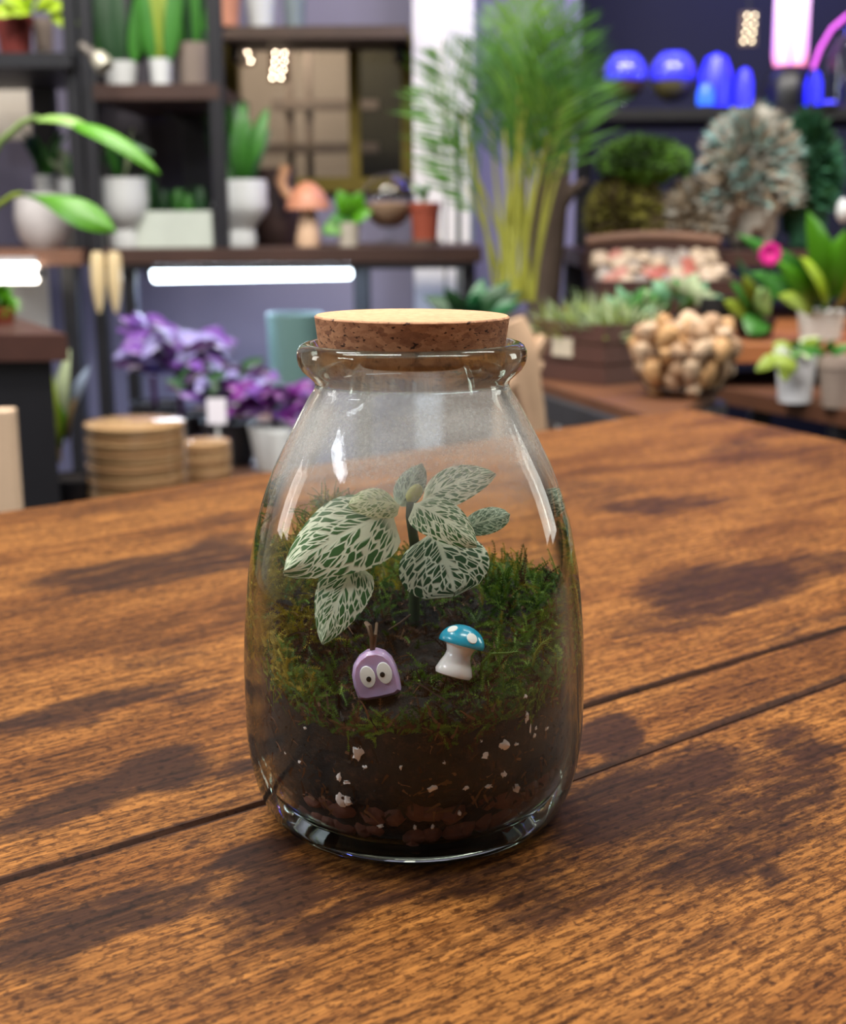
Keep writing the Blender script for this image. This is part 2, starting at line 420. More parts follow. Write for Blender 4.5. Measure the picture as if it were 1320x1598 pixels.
J2 = edge[2] + dA * dA.dot(T(650, 1292) - edge[2]); J2.z = ZT
J3 = hit(J1, (J2 - J1).normalized(), nearR, dfar)
plank([((edge[1], J1), (edge[2], J2), .0005, .0007, 90, True, True, ALL)])
plank([((edge[2], J2), (nearR, J3), .0007, 0, 110, True, False, ('v0', 'u0', 'v1')),
       ((J1, rows[1][1]), (J3, rows[3][1]), .0005, 0, 150, True, False, ('v0', 'u1', 'v1'))])
# table frame and legs
def table_box(mb, o, ax, ay, L1, L2, z0, z1):
    c = [o, o + ax * L1, o + ax * L1 + ay * L2, o + ay * L2]
    mb.add([(p.x, p.y, z0) for p in c] + [(p.x, p.y, z1) for p in c], [(3,2,1,0),(4,5,6,7),(0,1,5,4),(1,2,6,5),(2,3,7,6),(3,0,4,7)])
mdl = -dfar
fm = MB()
table_box(fm, cor + mdl*.04 + dright*.04, mdl, dright, 1.8, .03, ZT-.07, ZT-.031); table_box(fm, nearR + mdl*.04 - dright*.1, mdl, dright, 1.8, .03, ZT-.07, ZT-.031)
fm.build('underframe', black, table, False)
for p in (cor + mdl*.05 + dright*.05, far_l - mdl*.1 + dright*.05, nearR + mdl*.05 - dright*.15, rows[3][1] - mdl*.1 - dright*.15):
    mb = MB(); table_box(mb, p, mdl, dright, .05, .05, 0, ZT-.031); mb.build('leg', black, table, False)

# ------------------------------------------------------------------ glass jar
JB = T(648, 1258); D = JB.y; JX = JB.x
def zr(y, wpx):                       # silhouette pixel row / half width -> radius and height on the jar axis
    d = ray(645, y); k = D / d.y; z = CAM.z + d.z * k
    return wpx * (k) / F * d.dot(_f), z - ZT
SIL = [(634,170),(655,181),(683,195.5),(705,206),(728,217),(755,227),(783,236),(812,243.5),(843,249.5),(883,256),(930,260),(975,262.5),(1020,264)]
pr = [zr(y, q) for y, q in SIL][::-1]
RM = pr[0][0]; zm = pr[0][1]
RB, ZH = .036, .030
out = []
for i in range(15):
    a_ = math.pi / 2 * i / 14; out.append((RB + (RM*.998 - RB) * math.sin(a_) ** .9, ZH * (1 - math.cos(a_)) ** 1.0))
out += pr
neck = [zr(y, q) for y, q in ((618, 161), (607, 154), (599, 151), (592, 153), (584, 162), (576, 171), (566, 177), (556, 179.5), (546, 179), (539, 175.5), (535, 170), (533, 163))]
out += neck
ztop = neck[-1][1]
inn = [(zr(533, 157)[0], ztop - .0003), (zr(536, 152)[0], ztop - .0015), (zr(545, 148)[0], zr(545, 1)[1]), (zr(575, 144)[0], zr(575, 1)[1]), (zr(597, 143)[0], zr(597, 1)[1]), (zr(612, 147)[0], zr(612, 1)[1])]
TH = .0017
for r, z in reversed(pr): inn.append((r - TH, z - .0004))
def r_in(z):                         # inner radius of the jar at height z
    pts = sorted([(zz, rr) for rr, zz in inn_full]); 
    if z <= pts[0][0]: return pts[0][1]
    for (z0, r0), (z1, r1) in zip(pts, pts[1:]):
        if z0 <= z <= z1: return r0 + (r1 - r0) * (z - z0) / (z1 - z0 + 1e-9)
    return pts[-1][1]
ZF = .0042
low = []
for i in range(12):
    a_ = math.pi / 2 * (11 - i) / 11
    low.append(((RB - .004) + (RM - TH - RB + .004) * math.sin(a_) ** .9, ZF + (ZH - ZF) * (1 - math.cos(a_))))
inn += low[0:]
inn.append((.018, ZF + .0012)); inn.append((0.0, ZF + .0016))
inn_full = [q for q in inn if q[0] > .019]
base_under = [(0.0, .0016), (.024, .0014), (.030, .0004)]
ZLIP = zr(597, 1)[1]
def glass_mat():
    m, n, l, b = nt('clear_bottle_glass'); n.remove(b)
    o = n['Material Output']
    lw = n.new('ShaderNodeLayerWeight'); lw.inputs['Blend'].default_value = .5
    g = n.new('ShaderNodeBsdfGlass'); g.inputs['IOR'].default_value = 1.46; g.inputs['Roughness'].default_value = 0; g.inputs['Color'].default_value = (.93, .985, .945, 1)
    t = n.new('ShaderNodeBsdfTransparent'); t.inputs['Color'].default_value = (.975, .985, .98, 1)
    gl = n.new('ShaderNodeBsdfGlossy'); gl.inputs['Roughness'].default_value = .015
    p5 = n.new('ShaderNodeMath'); p5.operation = 'POWER'; l.new(lw.outputs['Facing'], p5.inputs[0]); p5.inputs[1].default_value = 4
    fr = n.new('ShaderNodeMath'); fr.operation = 'MULTIPLY_ADD'; l.new(p5.outputs[0], fr.inputs[0]); fr.inputs[1].default_value = .55; fr.inputs[2].default_value = .014
    mA = n.new('ShaderNodeMixShader'); l.new(fr.outputs[0], mA.inputs[0]); l.new(t.outputs[0], mA.inputs[1]); l.new(gl.outputs[0], mA.inputs[2])
    mr = n.new('ShaderNodeMapRange'); mr.interpolation_type = 'SMOOTHSTEP'; l.new(lw.outputs['Facing'], mr.inputs[0])
    mr.inputs['From Min'].default_value = .52; mr.inputs['From Max'].default_value = .80
    # thick lip bends the light everywhere
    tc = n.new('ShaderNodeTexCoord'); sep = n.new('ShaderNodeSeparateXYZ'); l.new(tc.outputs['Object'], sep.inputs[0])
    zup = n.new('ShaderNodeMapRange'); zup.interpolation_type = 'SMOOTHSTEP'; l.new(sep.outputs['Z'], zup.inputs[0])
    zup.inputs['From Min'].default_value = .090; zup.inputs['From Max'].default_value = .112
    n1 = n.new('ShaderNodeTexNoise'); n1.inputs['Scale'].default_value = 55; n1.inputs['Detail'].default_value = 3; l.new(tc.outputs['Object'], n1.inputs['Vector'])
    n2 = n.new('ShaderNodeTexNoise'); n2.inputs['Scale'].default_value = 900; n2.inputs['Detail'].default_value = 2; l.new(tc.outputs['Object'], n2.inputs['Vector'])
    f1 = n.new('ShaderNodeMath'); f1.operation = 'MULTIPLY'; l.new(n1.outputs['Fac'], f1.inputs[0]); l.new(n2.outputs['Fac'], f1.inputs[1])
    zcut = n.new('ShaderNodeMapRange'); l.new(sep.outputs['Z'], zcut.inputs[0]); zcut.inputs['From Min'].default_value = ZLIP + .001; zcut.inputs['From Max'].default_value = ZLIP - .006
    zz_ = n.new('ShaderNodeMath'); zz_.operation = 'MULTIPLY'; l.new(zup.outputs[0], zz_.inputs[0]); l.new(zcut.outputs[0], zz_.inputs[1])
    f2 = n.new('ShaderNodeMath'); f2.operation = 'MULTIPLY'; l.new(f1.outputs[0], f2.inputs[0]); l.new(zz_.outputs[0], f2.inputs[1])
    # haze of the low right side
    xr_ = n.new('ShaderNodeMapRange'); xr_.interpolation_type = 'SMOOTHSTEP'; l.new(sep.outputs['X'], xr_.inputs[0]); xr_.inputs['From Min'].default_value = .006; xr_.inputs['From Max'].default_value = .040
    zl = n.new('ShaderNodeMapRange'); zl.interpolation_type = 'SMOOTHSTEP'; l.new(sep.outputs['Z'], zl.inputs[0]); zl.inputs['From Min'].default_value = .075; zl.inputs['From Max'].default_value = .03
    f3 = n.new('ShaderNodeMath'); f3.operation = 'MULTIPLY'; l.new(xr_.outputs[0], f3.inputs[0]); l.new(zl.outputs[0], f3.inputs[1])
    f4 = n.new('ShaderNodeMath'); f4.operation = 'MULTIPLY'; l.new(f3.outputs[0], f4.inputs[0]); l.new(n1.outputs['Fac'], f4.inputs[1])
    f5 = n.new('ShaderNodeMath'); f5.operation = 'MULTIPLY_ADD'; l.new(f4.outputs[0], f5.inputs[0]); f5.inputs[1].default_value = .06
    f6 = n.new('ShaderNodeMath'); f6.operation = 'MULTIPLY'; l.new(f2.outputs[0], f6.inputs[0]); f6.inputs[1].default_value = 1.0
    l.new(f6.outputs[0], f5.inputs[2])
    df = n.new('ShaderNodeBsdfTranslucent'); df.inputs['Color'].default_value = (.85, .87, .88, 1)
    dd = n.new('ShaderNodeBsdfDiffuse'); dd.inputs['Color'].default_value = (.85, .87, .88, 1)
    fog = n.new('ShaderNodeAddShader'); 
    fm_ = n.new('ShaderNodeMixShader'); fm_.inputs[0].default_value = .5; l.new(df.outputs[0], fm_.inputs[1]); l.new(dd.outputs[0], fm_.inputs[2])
    zlip = n.new('ShaderNodeMapRange'); l.new(sep.outputs['Z'], zlip.inputs[0]); zlip.inputs['From Min'].default_value = ZLIP - .001; zlip.inputs['From Max'].default_value = ZLIP + .001; zlip.inputs['To Max'].default_value = .6
    zbot = n.new('ShaderNodeMapRange'); l.new(sep.outputs['Z'], zbot.inputs[0]); zbot.inputs['From Min'].default_value = .0075; zbot.inputs['From Max'].default_value = .0045
    mlip = n.new('ShaderNodeMath'); mlip.operation = 'MAXIMUM'; l.new(mr.outputs[0], mlip.inputs[0]); l.new(zlip.outputs[0], mlip.inputs[1])
    mbt = n.new('ShaderNodeMath'); mbt.operation = 'MAXIMUM'; l.new(mlip.outputs[0], mbt.inputs[0]); l.new(zbot.outputs[0], mbt.inputs[1])
    mB = n.new('ShaderNodeMixShader'); l.new(mbt.outputs[0], mB.inputs[0]); l.new(mA.outputs[0], mB.inputs[1]); l.new(g.outputs[0], mB.inputs[2])
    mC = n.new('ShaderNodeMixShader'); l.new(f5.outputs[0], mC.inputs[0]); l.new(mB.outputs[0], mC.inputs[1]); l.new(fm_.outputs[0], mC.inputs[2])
    l.new(mC.outputs[0], o.inputs['Surface'])
    return m
mb = MB(); JL = Vector((JX, D, ZT))
mb.lathe([(r, z + .0001) for r, z in base_under] + out + inn, JL, 128)
jar = mb.build('glass_jar', glass_mat(), None, True, loc=JL)
tag(jar, 'clear glass terrarium jar with a thick rolled lip, standing on the wooden table', 'jar')

# cork
def cork_mat(name, c0, c1, c2, sc):
    m, n, l, b = nt(name); tc = n.new('ShaderNodeTexCoord')
    v = n.new('ShaderNodeTexVoronoi'); v.inputs['Scale'].default_value = sc; v.inputs['Randomness'].default_value = 1
    nz = n.new('ShaderNodeTexNoise'); nz.inputs['Scale'].default_value = sc * .9; nz.inputs['Detail'].default_value = 6; nz.inputs['Roughness'].default_value = .7
    mpn = n.new('ShaderNodeMapping'); mpn.inputs['Scale'].default_value = (1, 1, 1.9); l.new(tc.outputs['Object'], mpn.inputs[0])
    l.new(mpn.outputs[0], nz.inputs['Vector'])
    wv = n.new('ShaderNodeVectorMath'); wv.operation = 'MULTIPLY_ADD'; l.new(nz.outputs['Color'], wv.inputs[0]); wv.inputs[1].default_value = (.004, .004, .004); l.new(mpn.outputs[0], wv.inputs[2])
    l.new(wv.outputs[0], v.inputs['Vector'])
    r1 = n.new('ShaderNodeValToRGB'); e = r1.color_ramp.elements; e[0].color = (*lin(c0), 1); e[1].color = (*lin(c2), 1); e[0].position = .2; e[1].position = .85
    k = e.new(.5); k.color = (*lin(c1), 1)
    sp = n.new('ShaderNodeSeparateColor'); l.new(v.outputs['Color'], sp.inputs[0])
    mx = n.new('ShaderNodeMath'); mx.operation = 'MULTIPLY_ADD'; l.new(sp.outputs[0], mx.inputs[0]); mx.inputs[1].default_value = .45
    q = n.new('ShaderNodeMath'); q.operation = 'MULTIPLY'; l.new(nz.outputs['Fac'], q.inputs[0]); q.inputs[1].default_value = .6; l.new(q.outputs[0], mx.inputs[2])
    l.new(mx.outputs[0], r1.inputs[0])
    n3 = n.new('ShaderNodeTexNoise'); n3.inputs['Scale'].default_value = sc * 1.7; n3.inputs['Detail'].default_value = 2; l.new(mpn.outputs[0], n3.inputs['Vector'])
    r2 = n.new('ShaderNodeValToRGB'); e = r2.color_ramp.elements; e[0].position = .33 if name == 'cork_side' else .2; e[1].position = e[0].position + .06; e[0].color = (.12, .08, .06, 1)
    l.new(n3.outputs['Fac'], r2.inputs[0])
    mm = n.new('ShaderNodeMix'); mm.data_type = 'RGBA'; mm.blend_type = 'MULTIPLY'; mm.inputs['Factor'].default_value = 1
    l.new(r1.outputs[0], mm.inputs['A']); l.new(r2.outputs[0], mm.inputs['B']); l.new(mm.outputs['Result'], b.inputs['Base Color'])
    b.inputs['Roughness'].default_value = .85
    bp = n.new('ShaderNodeBump'); bp.inputs['Strength'].default_value = .5; bp.inputs['Distance'].default_value = .0008
    l.new(mx.outputs[0], bp.inputs['Height']); l.new(bp.outputs[0], b.inputs['Normal'])
    return m
ck_side = cork_mat('cork_side', (112, 72, 50), (158, 112, 80), (188, 142, 106), 360)
ck_top = cork_mat('cork_top', (188, 146, 108), (200, 158, 118), (210, 170, 130), 520)
zc = zr(491.5, 1)[1]; rc = zr(491.5, 152.3)[0]; rcb = zr(560, 142)[0]
zcb = zr(566, 1)[1]
rcb = min(rcb, zr(545, 147)[0] - .0004)
mb = MB(); tl = Matrix.Rotation(R(.55), 3, 'Y')
H_ = zc - zcb
prof = [(0, 0), (rcb - .0008, 0), (rcb, .0008)] + [(rcb + (rc - rcb) * (k / 8), .0008 + (H_ - .0012) * k / 8) for k in range(1, 9)] + [(rc - .0005, H_), (0, H_)]
mis = [0, 0] + [0] * 8 + [0, 1]
mb.lathe(prof, JL + Vector((0, 0, zcb)), 96, tl, mis=mis)
cork = mb.build('cork_stopper', [ck_side, ck_top], None, True, loc=JL + Vector((0, 0, zcb)))
tag(cork, 'wide tapered agglomerated cork stopper pushed into the neck of the glass jar', 'cork')

# ------------------------------------------------------------------ planting inside the jar
def gz(x, y):                        # height of the ground inside (jar coordinates)
    r = math.hypot(x, y); a = y / .046
    z = .054 + .0125 * a - .002 * (r / .046) ** 2
    z += .010 * math.exp(-((x + .036) ** 2 + (y - .002) ** 2) / .00035) + .008 * math.exp(-((x - .034) ** 2 + (y - .012) ** 2) / .0003)
    z -= .007 * math.exp(-((x - .001) ** 2 + (y + .002) ** 2) / .00026)
    z += .004 * noise.noise(Vector((x * 90, y * 90, 0))) + .0022 * noise.noise(Vector((x * 260, y * 260, 3)))
    return z
NA, NR = 96, 22
mb = MB(); vs = []; fs = []
for k in range(NA):                  # side wall rings, bottom to top, then the top heightfield
    pass
levels = 16
for i in range(levels + 1):
    for k in range(NA):
        t = 2 * math.pi * k / NA
        ce, se = math.cos(t), math.sin(t)
        re = .0455; zt_ = gz(re * ce, re * se)
        z = ZF + .0006 + (zt_ - ZF - .0006) * i / levels
        r = r_in(z) - .0003
        inset = .0040 * max(0, min(1, (.023 - z) / .006)) * (1 if se < .3 else .3) * (.55 + .45 * max(0, ce))
        nn_ = noise.noise(Vector((ce * 9, se * 9, z * 260)))
        r -= inset + max(0, .0010 * nn_) + .0004
        vs.append((JX + r * ce, D + r * se, ZT + z))
for i in range(levels):
    for k in range(NA):
        k2 = (k + 1) % NA; fs.append((i*NA+k, i*NA+k2, (i+1)*NA+k2, (i+1)*NA+k))
fs.append(tuple(range(NA - 1, -1, -1)))
o = levels * NA
for j in range(1, NR):
    fr_ = 1 - j / NR
    for k in range(NA):
        t = 2 * math.pi * k / NA; r = .0446 * fr_
        x, y = r * math.cos(t), r * math.sin(t)
        vs.append((JX + x, D + y, ZT + gz(x, y)))
for j in range(NR - 1):
    for k in range(NA):
        k2 = (k + 1) % NA; fs.append((o+j*NA+k, o+j*NA+k2, o+(j+1)*NA+k2, o+(j+1)*NA+k))
ci = len(vs); vs.append((JX, D, ZT + gz(0, 0))); o2 = o + (NR - 1) * NA
for k in range(NA): fs.append((o2 + k, o2 + (k + 1) % NA, ci))
mb.add(vs, fs)
def soil_mat():
    m, n, l, b = nt('potting_soil'); tc = n.new('ShaderNodeTexCoord')
    nz = n.new('ShaderNodeTexNoise'); nz.inputs['Scale'].default_value = 190; nz.inputs['Detail'].default_value = 8; nz.inputs['Roughness'].default_value = .75
    l.new(tc.outputs['Object'], nz.inputs['Vector'])
    r = n.new('ShaderNodeValToRGB'); e = r.color_ramp.elements; e[0].position = .42; e[0].color = (*lin((6, 4, 4)), 1); e[1].position = .70; e[1].color = (*lin((78, 48, 32)), 1)
    k = e.new(.54); k.color = (*lin((20, 13, 10)), 1)
    l.new(nz.outputs['Fac'], r.inputs[0]); l.new(r.outputs[0], b.inputs['Base Color']); b.inputs['Roughness'].default_value = .8
    bp = n.new('ShaderNodeBump'); bp.inputs['Strength'].default_value = 1; bp.inputs['Distance'].default_value = .002; l.new(nz.outputs['Fac'], bp.inputs['Height']); l.new(bp.outputs[0], b.inputs['Normal'])
    return m
soil = mb.build('potting_soil', soil_mat(), None, True, loc=JL)
tag(soil, 'dark brown potting soil filling the lower part of the glass jar', 'soil', kind='stuff')

# clay pebbles against the glass low down
clay = mat('clay_pebble_brown', (92, 56, 45), .85, var=.45, scale=220, bump=.5)
seen = []
def pebble_mesh(i):
    mb = MB(); mb.blob((0, 0, 0), .0043, .16, n=12, sc=1.3); return mb
pm = []
for i in range(6):
    o_ = pebble_mesh(i).build('clay_pebble', clay); pm.append(o_)
cnt = 0
for lvl, (z, n_, off) in enumerate(((.0092, 26, 0), (.0168, 27, .5))):
    for k in range(n_):
        t = -math.pi * 1.02 + math.pi * 1.04 * (k + off) / n_ + rnd(-.03, .03)
        if random.random() < (.5 if t < -math.pi * .55 else .10 if lvl else .04): continue
        sc_ = rnd(.70, 1.15)
        r = r_in(z) - .0043 * sc_ * 1.22 - .0003
        src = pm[cnt % 6]; ob = src if cnt < 6 else src.copy()
        if cnt >= 6: C.objects.link(ob)
        ob.location = (JX + r * math.cos(t), D + r * math.sin(t), ZT + z + rnd(-.0006, .0022))
        ob.rotation_euler = (rnd(0, 6), rnd(0, 6), rnd(0, 6)); ob.scale = (sc_, sc_, sc_)
        tag(ob, 'small brown clay pebble lying against the glass at the bottom of the jar', 'pebble', 'clay pebbles at the bottom of the jar'); cnt += 1

# white perlite grains in the soil, at the places the photograph shows them
perl = mat('perlite_white', (226, 218, 216), .7, var=.08, scale=400)
GR = [(560,1174,10,13,0),(531,1212,6,9,0),(541,1219,8,4,0),(533,1248,9,12,0),(543,1250,7,9,0),(783,1163,13,9,0),(756,1178,8,7,0),(675,1229,10,6,0),(726,1229,6,4,0),(805,1229,6,7,0),(784,1207,7,6,0),
 (594,1289,6,3,0),(626,1196,3,4,0),(569,1196,4,4,0),(478,1135,4,3,0),(446,1174,3,4,0),(468,1188,3,3,0),(647,1291,3,4,0),(675,1290,3,3,0),(717,1269,3,4,0),(693,1189,3,4,0),(761,1226,7,4,0),(819,1086,4,4,0),(821,1118,5,9,0),(826,1138,4,9,0),(833,1147,4,5,0),(850,1140,3,10,35),(835,1136,3,5,20),(804,1160,4,4,0),(751,1155,3,3,0)]
for (px, py, rx, ry, an) in GR:
    d = ray(px, py); ox, oy = CAM.x - JX, CAM.y - D        # first wall crossing on the inside
    hitp = None; k = .28
    while k < .48:
        p = CAM + d * k; rr = math.hypot(p.x - JX, p.y - D); zz = p.z - ZT
        if rr < r_in(max(zz, ZF)) - .0011: hitp = p; break
        k += .0003
    if hitp is None: continue
    mb = MB(); mb.blob((0, 0, 0), (S(rx, .35) * .95, .0009, S(ry, .35) * .95), .4, n=10, sc=2.2)
    ob = mb.build('perlite_grain', perl, None, True); ob.location = hitp; ob.rotation_euler = (0, R(an), rnd(-.3, .3))
    tag(ob, 'white perlite crumb lodged in the dark soil behind the glass', 'perlite', 'perlite crumbs in the jar soil')

# moss
def attr_mat(name, rough=.7, trans=.25):
    m, n, l, b = nt(name); at = n.new('ShaderNodeAttribute'); at.attribute_name = 'tint'
    l.new(at.outputs['Color'], b.inputs['Base Color']); b.inputs['Roughness'].default_value = rough
    tl_ = n.new('ShaderNodeBsdfTranslucent'); l.new(at.outputs['Color'], tl_.inputs['Color'])
    mx = n.new('ShaderNodeMixShader'); mx.inputs[0].default_value = trans; l.new(b.outputs[0], mx.inputs[1]); l.new(tl_.outputs[0], mx.inputs[2])
    l.new(mx.outputs[0], n['Material Output'].inputs['Surface']); return m
mossm = attr_mat('moss_green')
def inside(p, mar=.0008):
    x, y = p.x - JX, p.y - D; z = p.z - ZT; r = math.hypot(x, y); lim = r_in(max(z, ZF)) - mar
    if r > lim: p = Vector((JX + x * lim / r, D + y * lim / r, p.z))
    return p
def frond(mb, p, d, L, col, nseg=7, lw=.0011, sag=.35, stem=.00016):
    p = Vector(p); d = Vector(d).normalized(); pts = [p]
    side = d.cross(UP); side = side.normalized() if side.length > .1 else Vector((1, 0, 0))
    for i in range(nseg):
        d = (d + Vector((rnd(-.22, .22), rnd(-.22, .22), rnd(-.18, .12) - sag * i / nseg * .5))).normalized()
        p = inside(p + d * (L / nseg)); pts.append(p)
    vs = []; fs = []; 
    for i in range(nseg):
        a, b = pts[i], pts[i + 1]; ax = (b - a)
        if ax.length < 1e-6: continue
        ax.normalize(); sd = ax.cross(TOCAM); sd = sd.normalized() if sd.length > .05 else side
        w0 = stem * (1.3 - i / nseg)
        o_ = len(vs); vs += [a - sd * w0, a + sd * w0, b + sd * w0, b - sd * w0]; fs.append((o_, o_+1, o_+2, o_+3))
        ll = lw * (1 - .5 * i / nseg)
        for sgn in (-1, 1):
            for q in (0, .5):
                b0 = a.lerp(b, q); tip = b0 + (sd * sgn * rnd(.6, 1.1) + ax * rnd(.5, 1.0) + TOCAM * rnd(-.4, .4)) * ll
                o_ = len(vs); vs += [b0 - ax * ll * .22, inside(tip), b0 + ax * ll * .26]; fs.append((o_, o_+1, o_+2))
    c = lin(col); mb.add(vs, fs, 0, c)
mossb = MB()
YEL = [(132, 120, 20), (152, 136, 26), (110, 102, 22), (166, 152, 40)]; GRN = [(66, 100, 22), (92, 126, 32), (52, 82, 22), (112, 140, 44), (74, 106, 38)]; BRN = [(58, 34, 18), (82, 50, 26), (40, 26, 16), (100, 66, 36)]
random.seed(11)
made = 0
while made < 3000:
    t = rnd(-math.pi, math.pi); r = .0448 * math.sqrt(random.random())
    x, y = r * math.cos(t), r * math.sin(t)
    # bare dark hollow under the leaves
    if math.exp(-((x + .001) ** 2 / .00046 + (y + .006) ** 2 / .00024)) > rnd(.10, .9): continue
    if -.019 < x < .001 and -.043 < y < -.027: continue
    if .004 < x < .017 and -.045 < y < -.026 and random.random() < .8: continue
    front = y < -.026
    z = gz(x, y)
    if x < -.022: col = random.choice(YEL if (y > -.012 and random.random() < .75) else GRN + BRN)
    elif x > .02: col = random.choice(GRN + GRN + YEL[:1] + BRN[:2])
    elif front: col = random.choice(GRN + BRN)
    else: col = random.choice(GRN + BRN + BRN)
    if y > .02: col = random.choice(YEL + GRN)
    d = Vector((x * 8 + rnd(-.8, .8), y * 8 + rnd(-.8, .5), rnd(.1, 1.0)))
    frond(mossb, (JX + x, D + y, ZT + z - .001), d, rnd(.005, .011), col, 6, .0012); made += 1
# moss pressed to the glass wall: left flank high, right flank, front hem
for k in range(1500):
    t = rnd(-math.pi * 1.15, math.pi * .15)
    ce, se = math.cos(t), math.sin(t)
    ztop_ = gz(.0455 * ce, .0455 * se)
    hem = .040 - .004 * max(0, -se) + .007 * max(0, -ce) * 0
    if ce < -.55: lo, hi = .036, ztop_ + .012
    elif ce > .6: lo, hi = .042, ztop_ + .006
    else: lo, hi = .036 if ce > .15 else .041, ztop_ + .002
    z = lo + (hi - lo) * random.random() ** .8
    if ce < .1 and z < .043 and random.random() < .5: continue
    r = r_in(z) - .0012
    if ce < -.5 and z > .045: col = random.choice(YEL + GRN[:2]) if z > .052 else random.choice(GRN + YEL)
    elif z < .041: col = random.choice(BRN + GRN[:1])
    else: col = random.choice(GRN + GRN + BRN)
    d = Vector((-se * rnd(-1, 1), ce * rnd(-1, 1), rnd(-.5, .9)))
    frond(mossb, (JX + r * ce, D + r * se, ZT + z), d, rnd(.004, .009), col, 6, .0012)
# tall moss wisps at the back left and left
for k in range(150):
    px = rnd(440, 545); py = rnd(805, 850) if px < 500 else rnd(788, 815)
    if px < 470: py = rnd(845, 885)
    p = inside(P(px, py, D + rnd(.012, .030)), .002)
    frond(mossb, p, (rnd(-.8, .8), rnd(-.4, .4), rnd(.2, 1)), rnd(.005, .010), random.choice(YEL + GRN[:2]), 6, .0009)
for k in range(240):
    z0 = rnd(.050, .076); t = rnd(math.pi * .78, math.pi * 1.12); r = r_in(z0) - .002
    frond(mossb, (JX + r * math.cos(t), D + r * math.sin(t), ZT + z0), (rnd(-.5, .5), rnd(-.6, .6), rnd(.2, 1)), rnd(.005, .009), random.choice(YEL), 6, .0012)
# crumbs and root threads pressed against the glass in the soil band
for k in range(520):
    t = rnd(-math.pi * 1.05, .05 * math.pi); z0 = rnd(.016, .046); r = r_in(z0) - .0007
    frond(mossb, (JX + r * math.cos(t), D + r * math.sin(t), ZT + z0), (rnd(-1, 1) * math.sin(t), rnd(-1, 1) * math.cos(t), rnd(-1, 1)), rnd(.0015, .006), random.choice(BRN + [(18, 12, 10), (24, 16, 12), (120, 84, 58)]), 4, .0005, stem=.00028)
# brown fibres
for k in range(420):
    t = rnd(-math.pi, 0); r = .044 * math.sqrt(rnd(.2, 1)); x, y = r * math.cos(t), r * math.sin(t)
    if -.019 < x < .001 and y < -.020: continue
    frond(mossb, (JX + x, D + y, ZT + gz(x, y) + rnd(-.006, .003)), (rnd(-1, 1), rnd(-1, .2), rnd(-.6, .5)), rnd(.005, .012), random.choice(BRN), 5, .0002, stem=.00022)
moss = mossb.build('moss_carpet', mossm, None, False, loc=JL, colattr=True)
tag(moss, 'feathery green and olive moss carpeting the soil inside the jar', 'moss', kind='stuff')
# a few single sprigs
for nm, pts, col, lab in (('moss_sprig', [(829,1068,.352),(831,1040,.350),(836,1018,.349),(846,1004,.348),(861,995,.348)], (128,140,52), 'thin pale green moss sprig arching up on its own at the right inside the glass'),
                          ('moss_sprig', [(748,1070,.350),(752,1035,.349),(768,1020,.349),(790,1019,.350),(808,1017,.352)], (92,122,40), 'bright green moss sprig bending to the right beside the blue capped mushroom'),
                          ('twig', [(640,960,.368),(624,972,.364),(606,983,.360)], (96,70,52), 'thin brown twig slanting over the dark soil behind the lilac charm')):
    mb = MB(); q = [P(*p_) for p_ in pts]; pp = []
    for i in range(len(q) - 1):
        for k in range(4): pp.append(q[i].lerp(q[i+1], k / 4))
    pp.append(q[-1]); mb.tube(pp, [.0004 * (1 - .6 * i / len(pp)) for i in range(len(pp))], 6, col=lin(col))
    if nm == 'moss_sprig':
        for i in range(len(pp) - 1):
            for sg in (-1, 1):
                ax = (pp[i+1] - pp[i]).normalized(); sd = ax.cross(TOCAM).normalized(); tp = pp[i] + (ax + sd * sg * .7 + TOCAM * rnd(-.4, .4)) * .0014
                mb.add([pp[i] - ax * .0003, tp, pp[i] + ax * .0004], [(0, 1, 2)], 0, lin(col))
    tag(mb.build(nm, mossm, None, False, loc=q[0], colattr=True), lab, 'sprig' if nm != 'twig' else 'twig')

